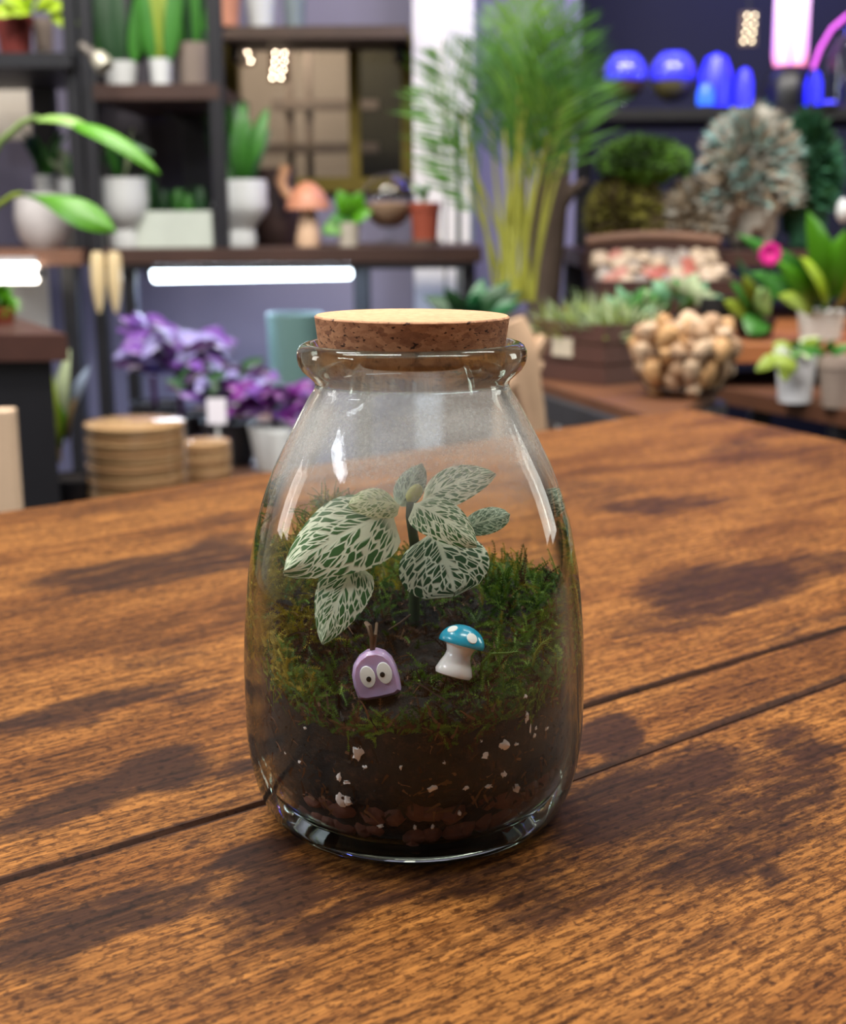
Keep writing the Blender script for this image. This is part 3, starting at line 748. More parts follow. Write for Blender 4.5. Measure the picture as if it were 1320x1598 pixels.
# the white veined plant
def fit_mat(name, green, vein, wide, trans=.25):
    m, n, l, b = nt(name); uv = n.new('ShaderNodeUVMap'); sp = n.new('ShaderNodeSeparateXYZ'); l.new(uv.outputs[0], sp.inputs[0])
    def M(op, a, b_=None, c=None, clamp=False):
        q = n.new('ShaderNodeMath'); q.operation = op; q.use_clamp = clamp
        for i, v in enumerate((a, b_, c)):
            if v is None: continue
            if isinstance(v, (int, float)): q.inputs[i].default_value = v
            else: l.new(v, q.inputs[i])
        return q.outputs[0]
    tc = n.new('ShaderNodeTexCoord'); nz = n.new('ShaderNodeTexNoise'); nz.inputs['Scale'].default_value = 160; l.new(tc.outputs['Object'], nz.inputs['Vector'])
    jit = M('MULTIPLY_ADD', nz.outputs['Fac'], .10, -.05)
    u = M('ADD', sp.outputs[0], jit); v = M('MULTIPLY_ADD', sp.outputs[1], 2, -1); av = M('ABSOLUTE', v)
    s = M('SUBTRACT', u, M('MULTIPLY', M('POWER', av, .9), .42))        # lateral veins sweep towards the tip
    cmb = n.new('ShaderNodeCombineXYZ'); l.new(M('MULTIPLY', s, 10.0), cmb.inputs[0]); l.new(M('MULTIPLY', v, 4.2), cmb.inputs[1])
    vo = n.new('ShaderNodeTexVoronoi'); vo.feature = 'DISTANCE_TO_EDGE'; vo.inputs['Scale'].default_value = 1; vo.inputs['Randomness'].default_value = .72; l.new(cmb.outputs[0], vo.inputs['Vector'])
    def below(x, e0, e1):
        q = n.new('ShaderNodeMapRange'); q.interpolation_type = 'SMOOTHSTEP'; l.new(x, q.inputs[0]); q.inputs['From Min'].default_value = e1; q.inputs['From Max'].default_value = e0; return q.outputs[0]
    net = below(vo.outputs['Distance'], .045 * wide, .115 * wide)
    lat = M('ABSOLUTE', M('SUBTRACT', M('FRACT', M('MULTIPLY', s, 4.5)), .5))
    latv = below(lat, .025 * wide, .075 * wide)
    mid = below(av, .03, .085); 
    basev = below(sp.outputs[0], .05, .16)
    allv = M('MAXIMUM', M('MAXIMUM', net, latv), M('MAXIMUM', mid, basev), clamp=True)
    mx = n.new('ShaderNodeMix'); mx.data_type = 'RGBA'; l.new(allv, mx.inputs['Factor']); mx.inputs['A'].default_value = (*lin(green), 1); mx.inputs['B'].default_value = (*lin(vein), 1)
    l.new(mx.outputs['Result'], b.inputs['Base Color']); b.inputs['Roughness'].default_value = .5
    bp = n.new('ShaderNodeBump'); bp.inputs['Strength'].default_value = .4; bp.inputs['Distance'].default_value = -.0006; l.new(allv, bp.inputs['Height']); l.new(bp.outputs[0], b.inputs['Normal'])
    tl_ = n.new('ShaderNodeBsdfTranslucent'); l.new(mx.outputs['Result'], tl_.inputs['Color'])
    ms = n.new('ShaderNodeMixShader'); ms.inputs[0].default_value = trans; l.new(b.outputs[0], ms.inputs[1]); l.new(tl_.outputs[0], ms.inputs[2])
    l.new(ms.outputs[0], n['Material Output'].inputs['Surface']); return m
fm_mid = fit_mat('veined_leaf_green', (62, 112, 46), (242, 248, 220), 1.0)
fm_drk = fit_mat('veined_leaf_dark_green', (40, 88, 44), (236, 246, 224), .9)
fm_yel = fit_mat('veined_leaf_yellow_green', (120, 148, 62), (242, 244, 196), 1.35)
fm_bck = fit_mat('veined_leaf_dull_green', (70, 104, 74), (192, 212, 184), .8)
Y0 = D - .004
plantb = Vector((P(645, 900, Y0).x, Y0 + .014, ZT + gz(P(645, 900, Y0).x - JX, .010)))
fit = thing('veined_plant', 'small white veined green leafy plant growing from the moss inside the jar', 'plant', plantb)
def fleaf(b, t, hw, m, tilt=(0, 0), bend=.1, fold=.22, ab=(.5, .8), yo=D):
    B, Tt = P(b[0], b[1], yo + b[2]), P(t[0], t[1], yo + t[2])
    nrm = Vector((tilt[0], -1, .55 + tilt[1]))
    mb = MB(); mb.leaf(B, Tt, nrm, S(hw, D) * 1.03, bend, fold, 14, 5, 0, wave=.02, ab=ab)
    for i, q in enumerate(mb.v): mb.v[i] = tuple(inside(Vector(q), .0012))
    return mb.build('leaf', m, fit)
fleaf((614, 800, -.003), (442, 891, -.016), 64, fm_mid, (-.15, .1), .10, .22, (.42, .80))
fleaf((556, 878, -.010), (501, 1004, -.020), 42, fm_mid, (-.2, -.1), .08, .2, (.40, .85))
fleaf((624, 790, 0), (545, 786, -.006), 27, fm_yel, (-.1, .35), .14, .2, (.5, .6))
fleaf((624, 788, .008), (658, 722, .014), 24, fm_bck, (-.2, 0), .05, .3, (.5, .7))
fleaf((657, 782, .004), (772, 738, -.002), 34, fm_mid, (.1, .3), .12, .2, (.5, .75))
fleaf((646, 785, -.004), (744, 850, -.014), 36, fm_mid, (.2, .2), .10, .25, (.40, .75))
fleaf((676, 828, .000), (710, 924, -.010), 71, fm_drk, (.1, .1), .10, .3, (.5, .42))
fleaf((724, 824, .012), (796, 802, .014), 22, fm_bck, (.2, .1), .06, .2, (.5, .55))
mb = MB(); mb.tube([plantb, P(647, 850, Y0 + .008), P(640, 805, Y0), P(640, 785, Y0 + .002)], [.0017, .0015, .0013, .0011], 10)
mb.build('stem', mat('stem_green', (58, 72, 34), .6, scale=200), fit)
mb = MB(); b0 = P(646, 770, D + .001); mb.blob(b0, (.0019, .0018, .0031), .1, Matrix.Rotation(R(38), 3, 'Y'), 12)
mb.build('bud', mat('bud_yellow_green', (190, 190, 92), .5, scale=400, var=.2), fit)

# lilac charm with googly eyes
Yc = D - .0335
cb = P(592, 1086, Yc)
charm = thing('googly_eyed_charm', 'little lilac resin charm with two googly eyes, set on the moss in the jar', 'figurine', cb)
e1 = (P(630, 1078, Yc) - P(562, 1089, Yc)); ex = e1.normalized(); ny = Vector((0, -1, .12)).normalized(); ny = (ny - ex * ny.dot(ex)).normalized(); ez = ex.cross(-ny).normalized()
if ez.z < 0: ez = -ez
k_ = D / F * .93
outl = [(-34, 0), (-38, 22), (-38, 40), (-33, 56), (-22, 68), (-8, 75), (8, 75), (20, 69), (29, 58), (34, 42), (36, 22), (36, 4), (28, -1), (0, -3), (-24, -3)]
outl = [(x_ * k_, y_ * k_) for x_, y_ in outl]; cx_, cy_ = 0, 34 * k_
mb = MB(); vs = []; fs = []; n_ = len(outl); th = .0032
for dep, scl in ((0, .80), (.0, .86), (.0009, .985), (.0016, 1), (th * 1.5, 1), (th * 1.5 + .001, .93)):
    for x_, y_ in outl: vs.append(cb + ex * (cx_ + (x_ - cx_) * scl) + ez * (cy_ + (y_ - cy_) * scl) - ny * (dep - .0016))
for i in range(5):
    for k in range(n_): k2 = (k+1) % n_; fs.append((i*n_+k, i*n_+k2, (i+1)*n_+k2, (i+1)*n_+k))
fs.append(tuple(range(n_ - 1, -1, -1))); fs.append(tuple(5*n_ + k for k in range(n_)))
mb.add(vs, fs); mb.build('body', mat('lilac_resin', (184, 158, 200), .35, var=.08, scale=300, sss=.3, coat=.3), charm)
eyew = mat('eye_white', (238, 240, 238), .4, var=.02); pupm = mat('pupil_black', (12, 12, 14), .3)
def disc(c, rx, ry, rot, h, m, name, parent):
    a, b_ = ex * math.cos(rot) + ez * math.sin(rot), -ex * math.sin(rot) + ez * math.cos(rot)
    mb = MB(); vs = []; fs = []
    for q, hh in ((1, 0), (.93, h * .8), (.55, h), (0.01, h)):
        for k in range(24): t = 2*math.pi*k/24; vs.append(c + a * rx * q * math.cos(t) + b_ * ry * q * math.sin(t) + ny * hh)
    for i in range(3):
        for k in range(24): k2 = (k+1) % 24; fs.append((i*24+k, i*24+k2, (i+1)*24+k2, (i+1)*24+k))
    mb.add(vs, fs); return mb.build(name, m, parent)
for (px, py, qx, qy) in ((574, 1055, 576, 1058), (600, 1049, 597, 1051)):
    c = P(px, py, Yc); c = c - ny * ((c - cb).dot(ny) - .0014)
    e = disc(c, 12.5 * k_, 18.5 * k_, R(6), .0008, eyew, 'eye', charm)
    c = P(qx, qy, Yc); c = c - ny * ((c - cb).dot(ny) - .0021)
    disc(c, 4.2 * k_, 4.6 * k_, 0, .0003, pupm, 'pupil', e)
mb = MB(); mb.tube([P(580, 1014, Yc + .002), P(580, 995, Yc + .001), P(576, 978, Yc + .002), P(571, 972, Yc + .004)], [.0005, .0006, .0008, .0006], 8)
mb.tube([P(583, 1014, Yc + .002), P(586, 990, Yc + .001), P(588, 972, Yc + .003)], [.0004, .0005, .0004], 8)
mb.build('hanging_wire', mat('tarnished_wire', (104, 84, 66), .5, .5), charm)

# mushroom ornament
Ym = D - .031
mbse = P(706, 1056, Ym); k2_ = D / F * .93
mush = thing('mushroom_ornament', 'tiny resin mushroom with white spotted turquoise cap, leaning on the moss in the jar', 'figurine', mbse)
Mt = Matrix.Rotation(R(16), 3, 'Y') @ Matrix.Rotation(R(-14), 3, 'X')
prof = [(0, 0), (24, 0), (29, 2), (31, 8), (27, 20), (21.5, 32), (20.5, 40), (24, 50), (33, 54), (34, 57), (20, 58), (0, 58)]
mb = MB(); mb.lathe([(r * k2_, z * k2_) for r, z in prof], mbse, 32, Mt)
mb.build('stem', mat('glossy_white_resin', (226, 222, 222), .2, var=.04, coat=.5, sss=.2), mush)
cp = [(38 * math.cos(t), 55 + 31 * math.sin(t)) for t in [math.pi / 2 * i / 10 for i in range(10)]] + [(0, 86)]
mb = MB(); mb.lathe([(30 * k2_, 53.5 * k2_), (37 * k2_, 53 * k2_)] + [(r * k2_, z * k2_) for r, z in cp], mbse, 40, Mt)
cap = mb.build('cap', mat('turquoise_glaze', (22, 150, 182), .25, var=.15, scale=300, coat=.4), mush)
for (px, py, s_) in ((706, 981, 9), (737, 996, 9.5), (722, 970, 5)):
    best = None                                             # spot sits on the cap where this direction meets it
    d = ray(px, py); o_ = Mt.inverted() @ (CAM - mbse); dd = Mt.inverted() @ d
    kk = .30
    while kk < .42:
        q = (o_ + dd * kk) / k2_
        if q.z > 50 and (q.x**2 + q.y**2) / 38**2 + ((q.z - 55) / 31) ** 2 < 1: best = q; break
        kk += .0001
    if best is None: continue
    best = Vector((best.x, best.y, max(best.z, 57)))
    nn_ = Vector((best.x / 38**2, best.y / 38**2, (best.z - 55) / 31**2)).normalized()
    mb = MB(); Q = Mt @ nn_.to_track_quat('Z', 'Y').to_matrix()
    mb.lathe([(0, -1), (s_, -1.2), (s_ * .92, .1), (s_ * .5, .8), (0, .9)], (0, 0, 0), 18)
    mb.v = [tuple(mbse + Mt @ (best * k2_) + (Q @ Vector(v)) * k2_) for v in mb.v]
    mb.build('spot', eyew, cap)
# ------------------------------------------------------------------ SHOP BACKGROUND
random.seed(21)
leafg = mat('leaf_green', (58, 120, 40), .45, var=.3, scale=20)
leafl = mat('leaf_lime', (160, 190, 40), .5, var=.2, scale=20)
leafb = mat('leaf_bright_green', (76, 138, 18), .4, var=.2, scale=15)
leafd = mat('leaf_dark_green', (26, 66, 30), .5, var=.3, scale=20)
leafy = mat('leaf_yellow_green', (130, 150, 44), .5, var=.25, scale=20)
leafw = mat('leaf_silver_green', (176, 190, 150), .6, var=.25, scale=20)
stemm = mat('stem_brown', (104, 84, 50), .7)
taupe = mat('taupe_clay', (136, 122, 112), .8, var=.1)
marble = mat('grey_marbled_ceramic', (196, 192, 192), .4, var=.22, scale=25)
tan = mat('tan_wood', (186, 140, 104), .6, var=.25, scale=20)
orangew = mat('orange_wood', (150, 92, 52), .55, var=.3, scale=10)

def pot(parent, c, r0, r1, h, m, rim=.0, n=28, soil=True, prof=None, name='pot'):
    c = Vector(c); t = max(.003, r1 * .08)
    p = prof or [(r0, 0), (r0 + (r1 - r0) * .5, h * .5), (r1, h * .98 if not rim else h * .8)]
    p = [(0, 0)] + list(p)
    if rim and not prof: p += [(r1 + rim, h * .8), (r1 + rim * 1.3, h)]
    else: p += [(p[-1][0], h)]
    ro = p[-1][0]
    p += [(ro - t, h), (ro - t * 1.4, h * .86), (0, h * .85)]
    mb = MB(); mb.lathe(p, c, n); o = mb.build(name, m, parent)
    if soil:
        mb = MB(); mb.lathe([(0, h * .86), (ro - t * 1.7, h * .86), (ro - t * 1.8, h * .9), (ro * .4, h * .93), (0, h * .93)], c, 16)
        mb.build('soil', soilm, parent)
    return ro - t, c.z + h * .92
def strap(parent, b, t, w_, m, nm='leaf', bend=.12, fold=.15, nrm=None, droop=0, pw=.7, peak=.85):
    mb = MB(); mb.leaf(b, t, nrm if nrm is not None else (rnd(-.4, .4), -1, rnd(.1, .7)), w_, bend, fold, 8, 2, droop, pw, peak); return mb.build(nm, m, parent)
def bush(parent, c, n, L, hw, m, spread=1., up=.7, r=.02, petiole=True):
    c = Vector(c)
    for i in range(n):
        t = rnd(0, 6.283); e = rnd(.1, 1)
        d = Vector((math.cos(t) * spread * e, math.sin(t) * spread * e, up * rnd(.4, 1.1))).normalized()
        b = c + d * r * rnd(.3, 1); ll = L * rnd(.65, 1.1)
        strap(parent, b, b + d * ll, hw * rnd(.8, 1.1), random.choice(m) if isinstance(m, list) else m, nrm=Vector((0, -.6, 1)) - d * .2, bend=.1, droop=.12)
def tuft(parent, name, c, n, L, w_, m, spread=1., kind=None, up=.6, curl=.4):
    c = Vector(c); mb = MB()
    for i in range(n):
        t = rnd(0, 6.283); e = rnd(.05, 1); d = Vector((math.cos(t) * e * spread, math.sin(t) * e * spread, up * rnd(.3, 1.2))).normalized()
        p = c + Vector((rnd(-1, 1), rnd(-1, 1), 0)) * L * .08; pts = [p]; 
        for k in range(4):
            p = p + d * (L * rnd(.7, 1.1) / 4); d = (d + Vector((rnd(-.3, .3), rnd(-.3, .3), -curl * .35))).normalized(); pts.append(p)
        mb.tube(pts, [w_, w_, w_ * .8, w_ * .5, w_ * .15], 4, mi=random.randrange(len(m)) if isinstance(m, list) else 0)
    return mb.build(name, m, parent, kind=kind)
def mound(parent, name, c, r, m, n=900, leafL=.02, hairy=.5, seedj=.35, kind='stuff', col=None):
    """leafy or mossy hummock: lumpy core covered with small leaves"""
    c = Vector(c); mb = MB(); mb.blob(c, [q * .86 for q in r], seedj, n=20, sc=2.2)
    for i in range(n):
        z = rnd(-.3, 1); t = rnd(0, 6.283); q = math.sqrt(max(0, 1 - z * z)); d = Vector((q * math.cos(t), q * math.sin(t), z))
        off = 1 + .3 * noise.noise(d * 2.5 + c * 9)
        p = c + Vector((d.x * r[0], d.y * r[1], d.z * r[2])) * .82 * off; dd = (d + Vector((rnd(-1, 1), rnd(-1, 1), rnd(-1, 1))) * hairy).normalized()
        s_ = dd.orthogonal().normalized() * leafL * .22; l_ = leafL * rnd(.6, 1.3)
        mb.add([p - s_, p + dd * l_ * .5 - s_ * .8 , p + dd * l_, p + dd * l_ * .5 + s_ * .8, p + s_], [(0, 1, 2, 3, 4)], random.randrange(len(m)) if isinstance(m, list) else 0)
    o = mb.build(name, m, parent, loc=None if parent else c, kind=kind); return o

# ---- shelf unit (console) behind, its boards and posts
YF, YK = 2.72, 3.18
zm_ = P(400, 387, YF).z                   # top of the main board
def bxp(x0, x1, y0, y1, z0, z1): return cbox((x0, y0, z0), (x1, y1, z1))
X = lambda px, Y: P(px, 400, Y).x
ZZ = lambda py, Y: P(660, py, Y).z
shelf = thing('shelving_unit', 'black steel shelving unit with dark walnut boards, cold white tube under its middle board', 'shelf', (X(450, 2.9), 2.95, 0))
bxp(X(160, YF), X(752, YF), YF, YK, zm_ - .030, zm_).build('board', dark_board, shelf, False)
zu = ZZ(128, YF)
bxp(X(158, YF), X(352, YF), YF, YK, zu - .03, zu).build('board', dark_board, shelf, False)
bxp(X(95, 2.0), X(440, 2.0), 1.885, 3.1, .47, .50).build('board', mat('brown_board', (84, 58, 44), .5, var=.3), shelf, False)
for px, y0, y1, wd in ((152, -.02, .02, 20), (346, 0, .0, 22)):
    bxp(X(px - wd/2, YF), X(px + wd/2, YF), YF + .001, YF + .03, 0 if px < 200 else zm_, 1.9).build('post', black, shelf, False)
bxp(X(722, YF), X(742, YF), YF + .02, YF + .05, 0, zm_ - .03).build('post', black, shelf, False)
bxp(X(186, YF), X(206, YF), YF + .02, YF + .05, 0, zm_ - .03).build('post', black, shelf, False)
bxp(X(552, YK), X(578, YK), YK - .04, YK, 0, zm_ - .03).build('post', black, shelf, False)
bxp(X(160, YF), X(740, YF), YF + .005, YF + .03, zm_ - .042, zm_ - .031).build('rail', black, shelf, False)
bxp(X(290, 3.1), X(335, 3.1), 3.10, 3.14, zm_, zu - .03).build('post', black, shelf, False)
mb = MB(); a, b = P(225, 150, 3.05), P(300, 205, 3.05); mb.tube([a, b], .012, 4); mb.build('brace', black, shelf, False)
bxp(X(158, 3.2), X(352, 3.2), 3.2, 3.215, zm_, 1.8).build('back_panel', mat('charcoal_panel', (66, 62, 68), .8), shelf, False)
for i in range(5):                        # dark backing boards seen under the main board
    pass
# grow light tubes
def tubelight(px0, px1, y0, y1, Y, colr, es, label, halo):
    a, b = P(px0, y0, Y), P(px1, y1, Y)
    t = thing('tube_light', label, 'lamp', (a + b) / 2)
    mb = MB(); mb.tube([a, a.lerp(b, .01), a.lerp(b, .99), b], [.014, .0185, .0185, .014], 16); o = mb.build('tube', mat('lit_tube_' + halo, (240, 250, 255), .3, emit=colr, es=es), t)
    for p in (a, b):
        d = (b - a).normalized() * (.012 if p is b else -.012)
        mb = MB(); mb.tube([p - d * .2, p + d], .010, 12); mb.build('end_cap', black, t)
    mb = MB(); mb.box((a + b) / 2 + Vector((0, .0, .0245)), ((b - a).length, .028, .010)); mb.build('housing', mat('white_housing', (190, 192, 196), .5), t)
    return t
tubelight(238, 549, 426, 420, 2.80, (225, 242, 255), 9, 'cold white glowing tube lamp fixed below the walnut shelf board, right of the black post', 'cold')
tubelight(-70, 58, 427, 426, 2.70, (255, 246, 232), 9, 'warm white glowing tube lamp under the far left shelf board, cut by the photo edge', 'warm')
area('tube_glow', P(393, 432, 2.82), P(393, 900, 2.9), .4, .05, 6.0, (.62, .75, 1.0))

# left shelf unit
sh2 = thing('shelving_unit', 'lighter brown shelving unit at the far left carrying marbled pots and a terracotta pot', 'shelf', (X(40, 2.9), 2.9, 0))
bxp(X(-160, YF), X(128, YF), YF, YK, zm_ - .032, zm_ - .002).build('board', mat('chestnut_board', (110, 76, 58), .5, var=.3), sh2, False)
zl_ = ZZ(78, YF)
bxp(X(-160, YF), X(128, YF), YF, YK, zl_ - .028, zl_).build('board', black, sh2, False)
bxp(X(72, YF), X(98, YF), YF + .1, YF + .14, 0, zm_ - .03).build('post', black, sh2, False)
bxp(X(112, YF), X(134, YF), YF + .03, YF + .07, zm_, 1.9).build('post', black, sh2, False)
bxp(X(70, YK), X(104, YK), YK - .04, YK, zm_, zl_).build('post', black, sh2, False)
bxp(X(-160, YF), X(-140, YF), YF, YF + .04, 0, 1.9).build('post', black, sh2, False)
o = cbox((X(-40, 3.3), 3.3, ZZ(215, 3.3)), (X(60, 3.3), 3.31, ZZ(86, 3.3))).build('blank_noticeboard', cream, None, False)
tag(o, 'plain off-white panel on the wall at the far left, above the marbled pots', 'panel')
o = cbox((X(-60, 3.3), 3.3, ZZ(520, 3.3)), (X(72, 3.3), 3.31, ZZ(408, 3.3))).build('blank_noticeboard', cream, None, False)
tag(o, 'off-white panel behind the warm tube lamp, at the left edge', 'panel')

# cream tapered pieces standing for warm reflections on the black posts
post_refl_m = mat('cream_reflection', (214, 192, 148), .4, var=.1)
for px, lab in ((152, 'cream tapered piece standing for a warm reflection on the black post, left of the two'), (178, 'cream tapered piece standing for a warm reflection on the black post, right of the two')):
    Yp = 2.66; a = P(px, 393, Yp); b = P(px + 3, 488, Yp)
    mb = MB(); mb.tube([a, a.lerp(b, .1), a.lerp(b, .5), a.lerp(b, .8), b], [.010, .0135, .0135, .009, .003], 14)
    tag(mb.build('post_reflection', post_refl_m, None, loc=a), lab, 'reflection_piece')

# ---- pots on the main board
def potted(name, label, px0, px1, pytop, Y, z, m, taper=.8, rim=0, soil=True, prof=None, cat='pot', group=None):
    r = S((px1 - px0) / 2, Y); c = P((px0 + px1) / 2, 400, Y); c.z = z; h = ZZ(pytop, Y) - z
    t = thing(name, label, cat, c, group)
    if prof: prof = [(a * r, b * h) for a, b in prof]
    ro, zt_ = pot(t, c, r * taper, r, h, m, rim * r, soil=soil, prof=prof)
    return t, Vector((c.x, c.y, zt_)), ro
potted('marbled_pot', 'round grey and white marbled pot on the far left shelf, behind the lower leaf', 28, 112, 298, 2.88, zm_-.002, marble, .7, prof=[(.55, 0), (.85, .2), (1, .55), (.95, .85), (.88, 1)])
t, c, r_ = potted('white_pot', 'pale ribbed pot behind the marbled pot, left of the black post', 62, 100, 270, 3.05, zm_-.002, white_cer, .85); bush(t, c, 12, .11, .012, [leafd, leafg], .6, 1)
t, c, r_ = potted('white_pot', 'white pot half hidden between the marbled pot and the black post', 98, 146, 276, 3.0, zm_-.002, white_cer, .8); bush(t, c, 10, .08, .011, [leafw, leafg], .7, 1)
goblet = [(.52, 0), (.55, .18), (.50, .27), (.72, .36), (.92, .5), (1, .68), (.98, .86), (1.0, 1)]
t, c, r_ = potted('footed_white_pot', 'white footed pot with a wide bowl, just right of the black post', 154, 236, 275, 2.84, zm_, white_cer, prof=goblet); bush(t, c, 14, .10, .010, [leafw, leafg, leafd], .6, 1)
t, c, r_ = potted('footed_white_pot', 'bluish white footed pot with a narrow waist, holding a tall green plant', 335, 421, 279, 2.86, zm_, white_cer, prof=[(.5, 0), (.54, .12), (.47, .26), (.62, .36), (.9, .5), (1, .62), (.96, .74), (.97, .9), (.93, 1)])
for i in range(22):
    a = rnd(-.9, .9); L = rnd(.13, .20); tip = c + Vector((a * .085 - .01, rnd(-.04, .05), L * (1 - .25 * abs(a)))); strap(t, c + Vector((a * .02, 0, 0)), tip, .013, random.choice([leafg, leafg, leafd]), bend=.12 * (1 if a > 0 else -1))
t = thing('planter_box', 'long low pale green planter box with small cacti, between the two white footed pots', 'planter', (X(275, 2.86), 2.86, zm_))
x0, x1 = X(216, 2.84), X(333, 2.84); ht = ZZ(327, 2.84)
mb = MB(); q = .006
mb.rawbox((x0, 2.83, zm_), (x1, 2.83+q, ht)); mb.rawbox((x0, 2.93-q, zm_), (x1, 2.93, ht)); mb.rawbox((x0, 2.83+q, zm_), (x0+q, 2.93-q, ht)); mb.rawbox((x1-q, 2.83+q, zm_), (x1, 2.93-q, ht)); mb.rawbox((x0+q, 2.83+q, zm_), (x1-q, 2.93-q, zm_+.006))
mb.build('box', mat('pale_green_ceramic', (196, 204, 194), .5, var=.08), t, False)
mb = MB(); mb.rawbox((x0+q, 2.83+q, zm_+.006), (x1-q, 2.93-q, ht-.008)); mb.build('soil', soilm, t, False)
for px in (232, 258, 280, 300, 318):
    b = Vector((X(px, 2.88), 2.88 + rnd(-.02, .02), ht - .008))
    h = rnd(.04, .09); mb = MB(); mb.lathe([(.010, 0), (.014, h*.3), (.013, h*.7), (.007, h*.95), (0, h)], b, 12); 
    for k in range(24):
        a_ = rnd(0, 6.28); zz = rnd(.1, .95) * h; p = b + Vector((.012*math.cos(a_), .012*math.sin(a_), zz)); mb.add([p + Vector((0,0,-.002)), p + Vector((.012*math.cos(a_), .012*math.sin(a_), .012)), p + Vector((0,0,.004))], [(0,1,2)])
    mb.build('cactus', leafd if px % 4 else leafg, t)
# dark wooden vase with curled handle, wooden mushroom
t = thing('wooden_jug', 'dark brown wooden jug with a curled tan handle, behind the wooden toadstool', 'jug', (X(432, 3.0), 3.0, zm_))
r = S(40, 3.0); h = ZZ(262, 3.0) - zm_
mb = MB(); mb.lathe([(0, 0), (r*.8, 0), (r, h*.3), (r, h*.6), (r*.75, h*.85), (r*.8, h), (r*.68, h), (r*.6, h*.8), (0, h*.78)], (X(432, 3.0), 3.0, zm_), 24); mb.build('body', mat('dark_brown_wood', (62, 44, 40), .55, var=.3), t)
mb = MB(); mb.tube([P(*p, 2.92) for p in ((446, 258), (438, 285), (448, 305), (462, 314))], .012, 10); mb.build('handle', tan, t)
t = thing('wooden_toadstool', 'carved wooden toadstool with reddish tan cap and pale stem on the shelf board', 'ornament', (X(482, 2.85), 2.85, zm_))
c = Vector((X(482, 2.85), 2.85, zm_)); k = S(1, 2.85)
mb = MB(); mb.lathe([(0, 0), (19*k, 0), (20*k, 8*k), (16*k, 30*k), (11*k, 55*k), (11*k, 62*k)], c, 20); mb.build('stem', mat('pale_wood', (206, 172, 142), .6, var=.1), t)
mb = MB(); mb.lathe([(0, 60*k), (24*k, 58*k), (34*k, 55*k), (33*k, 64*k), (24*k, 82*k), (12*k, 93*k), (0, 97*k)], c, 24); mb.build('cap', mat('reddish_wood', (188, 126, 96), .45, var=.2), t)
# pothos sprig in small white pot
t, c, r_ = potted('small_white_pot', 'little pale pot with bright green leaves beside the wooden toadstool', 527, 562, 346, 2.83, zm_, mat('pale_stone', (178, 170, 156), .7), .85)
for (a, b, wd, m) in (((545, 340), (528, 297), 15, leafb), ((545, 342), (563, 300), 16, leafb), ((545, 345), (580, 330), 13, leafb), ((543, 348), (503, 362), 14, leafb), ((545, 340), (545, 310), 15, leafb), ((545, 345), (515, 340), 11, leafg)):
    strap(t, P(*a, 2.83), P(*b, 2.81), S(wd, 2.83), m)
    mb = MB(); mb.tube([c - Vector((0, 0, .004)), P(*a, 2.83)], .0015, 5); mb.build('petiole', leafg, t)
# glass bowl terrarium on stem
glassm = nt('thin_display_glass')
def thin_glass(name, tint=(.97, .98, .98), refl=.03):
    if name in MATS: return MATS[name]
    m = bpy.data.materials.new(name); m.use_nodes = True; n = m.node_tree.nodes; l = m.node_tree.links; n.remove(n['Principled BSDF'])
    t = n.new('ShaderNodeBsdfTransparent'); t.inputs[0].default_value = (*tint, 1); g = n.new('ShaderNodeBsdfGlossy'); g.inputs['Roughness'].default_value = .03
    lw = n.new('ShaderNodeLayerWeight'); p = n.new('ShaderNodeMath'); p.operation = 'POWER'; l.new(lw.outputs['Facing'], p.inputs[0]); p.inputs[1].default_value = 3
    q = n.new('ShaderNodeMath'); q.operation = 'MULTIPLY_ADD'; l.new(p.outputs[0], q.inputs[0]); q.inputs[1].default_value = .45; q.inputs[2].default_value = refl
    mx = n.new('ShaderNodeMixShader'); l.new(q.outputs[0], mx.inputs[0]); l.new(t.outputs[0], mx.inputs[1]); l.new(g.outputs[0], mx.inputs[2]); l.new(mx.outputs[0], n['Material Output'].inputs[0])
    MATS[name] = m; return m
dglass = thin_glass('display_glass')
struct(bx((wx0+fw, YB+.012, wz0+fw), (xm-.012, YB+.016, wz1-fw)), 'pane', dglass, mirror_ob); struct(bx((xm+.014, YB+.012, wz0+fw), (wx1-fw, YB+.016, wz1-fw)), 'pane', dglass, mirror_ob)
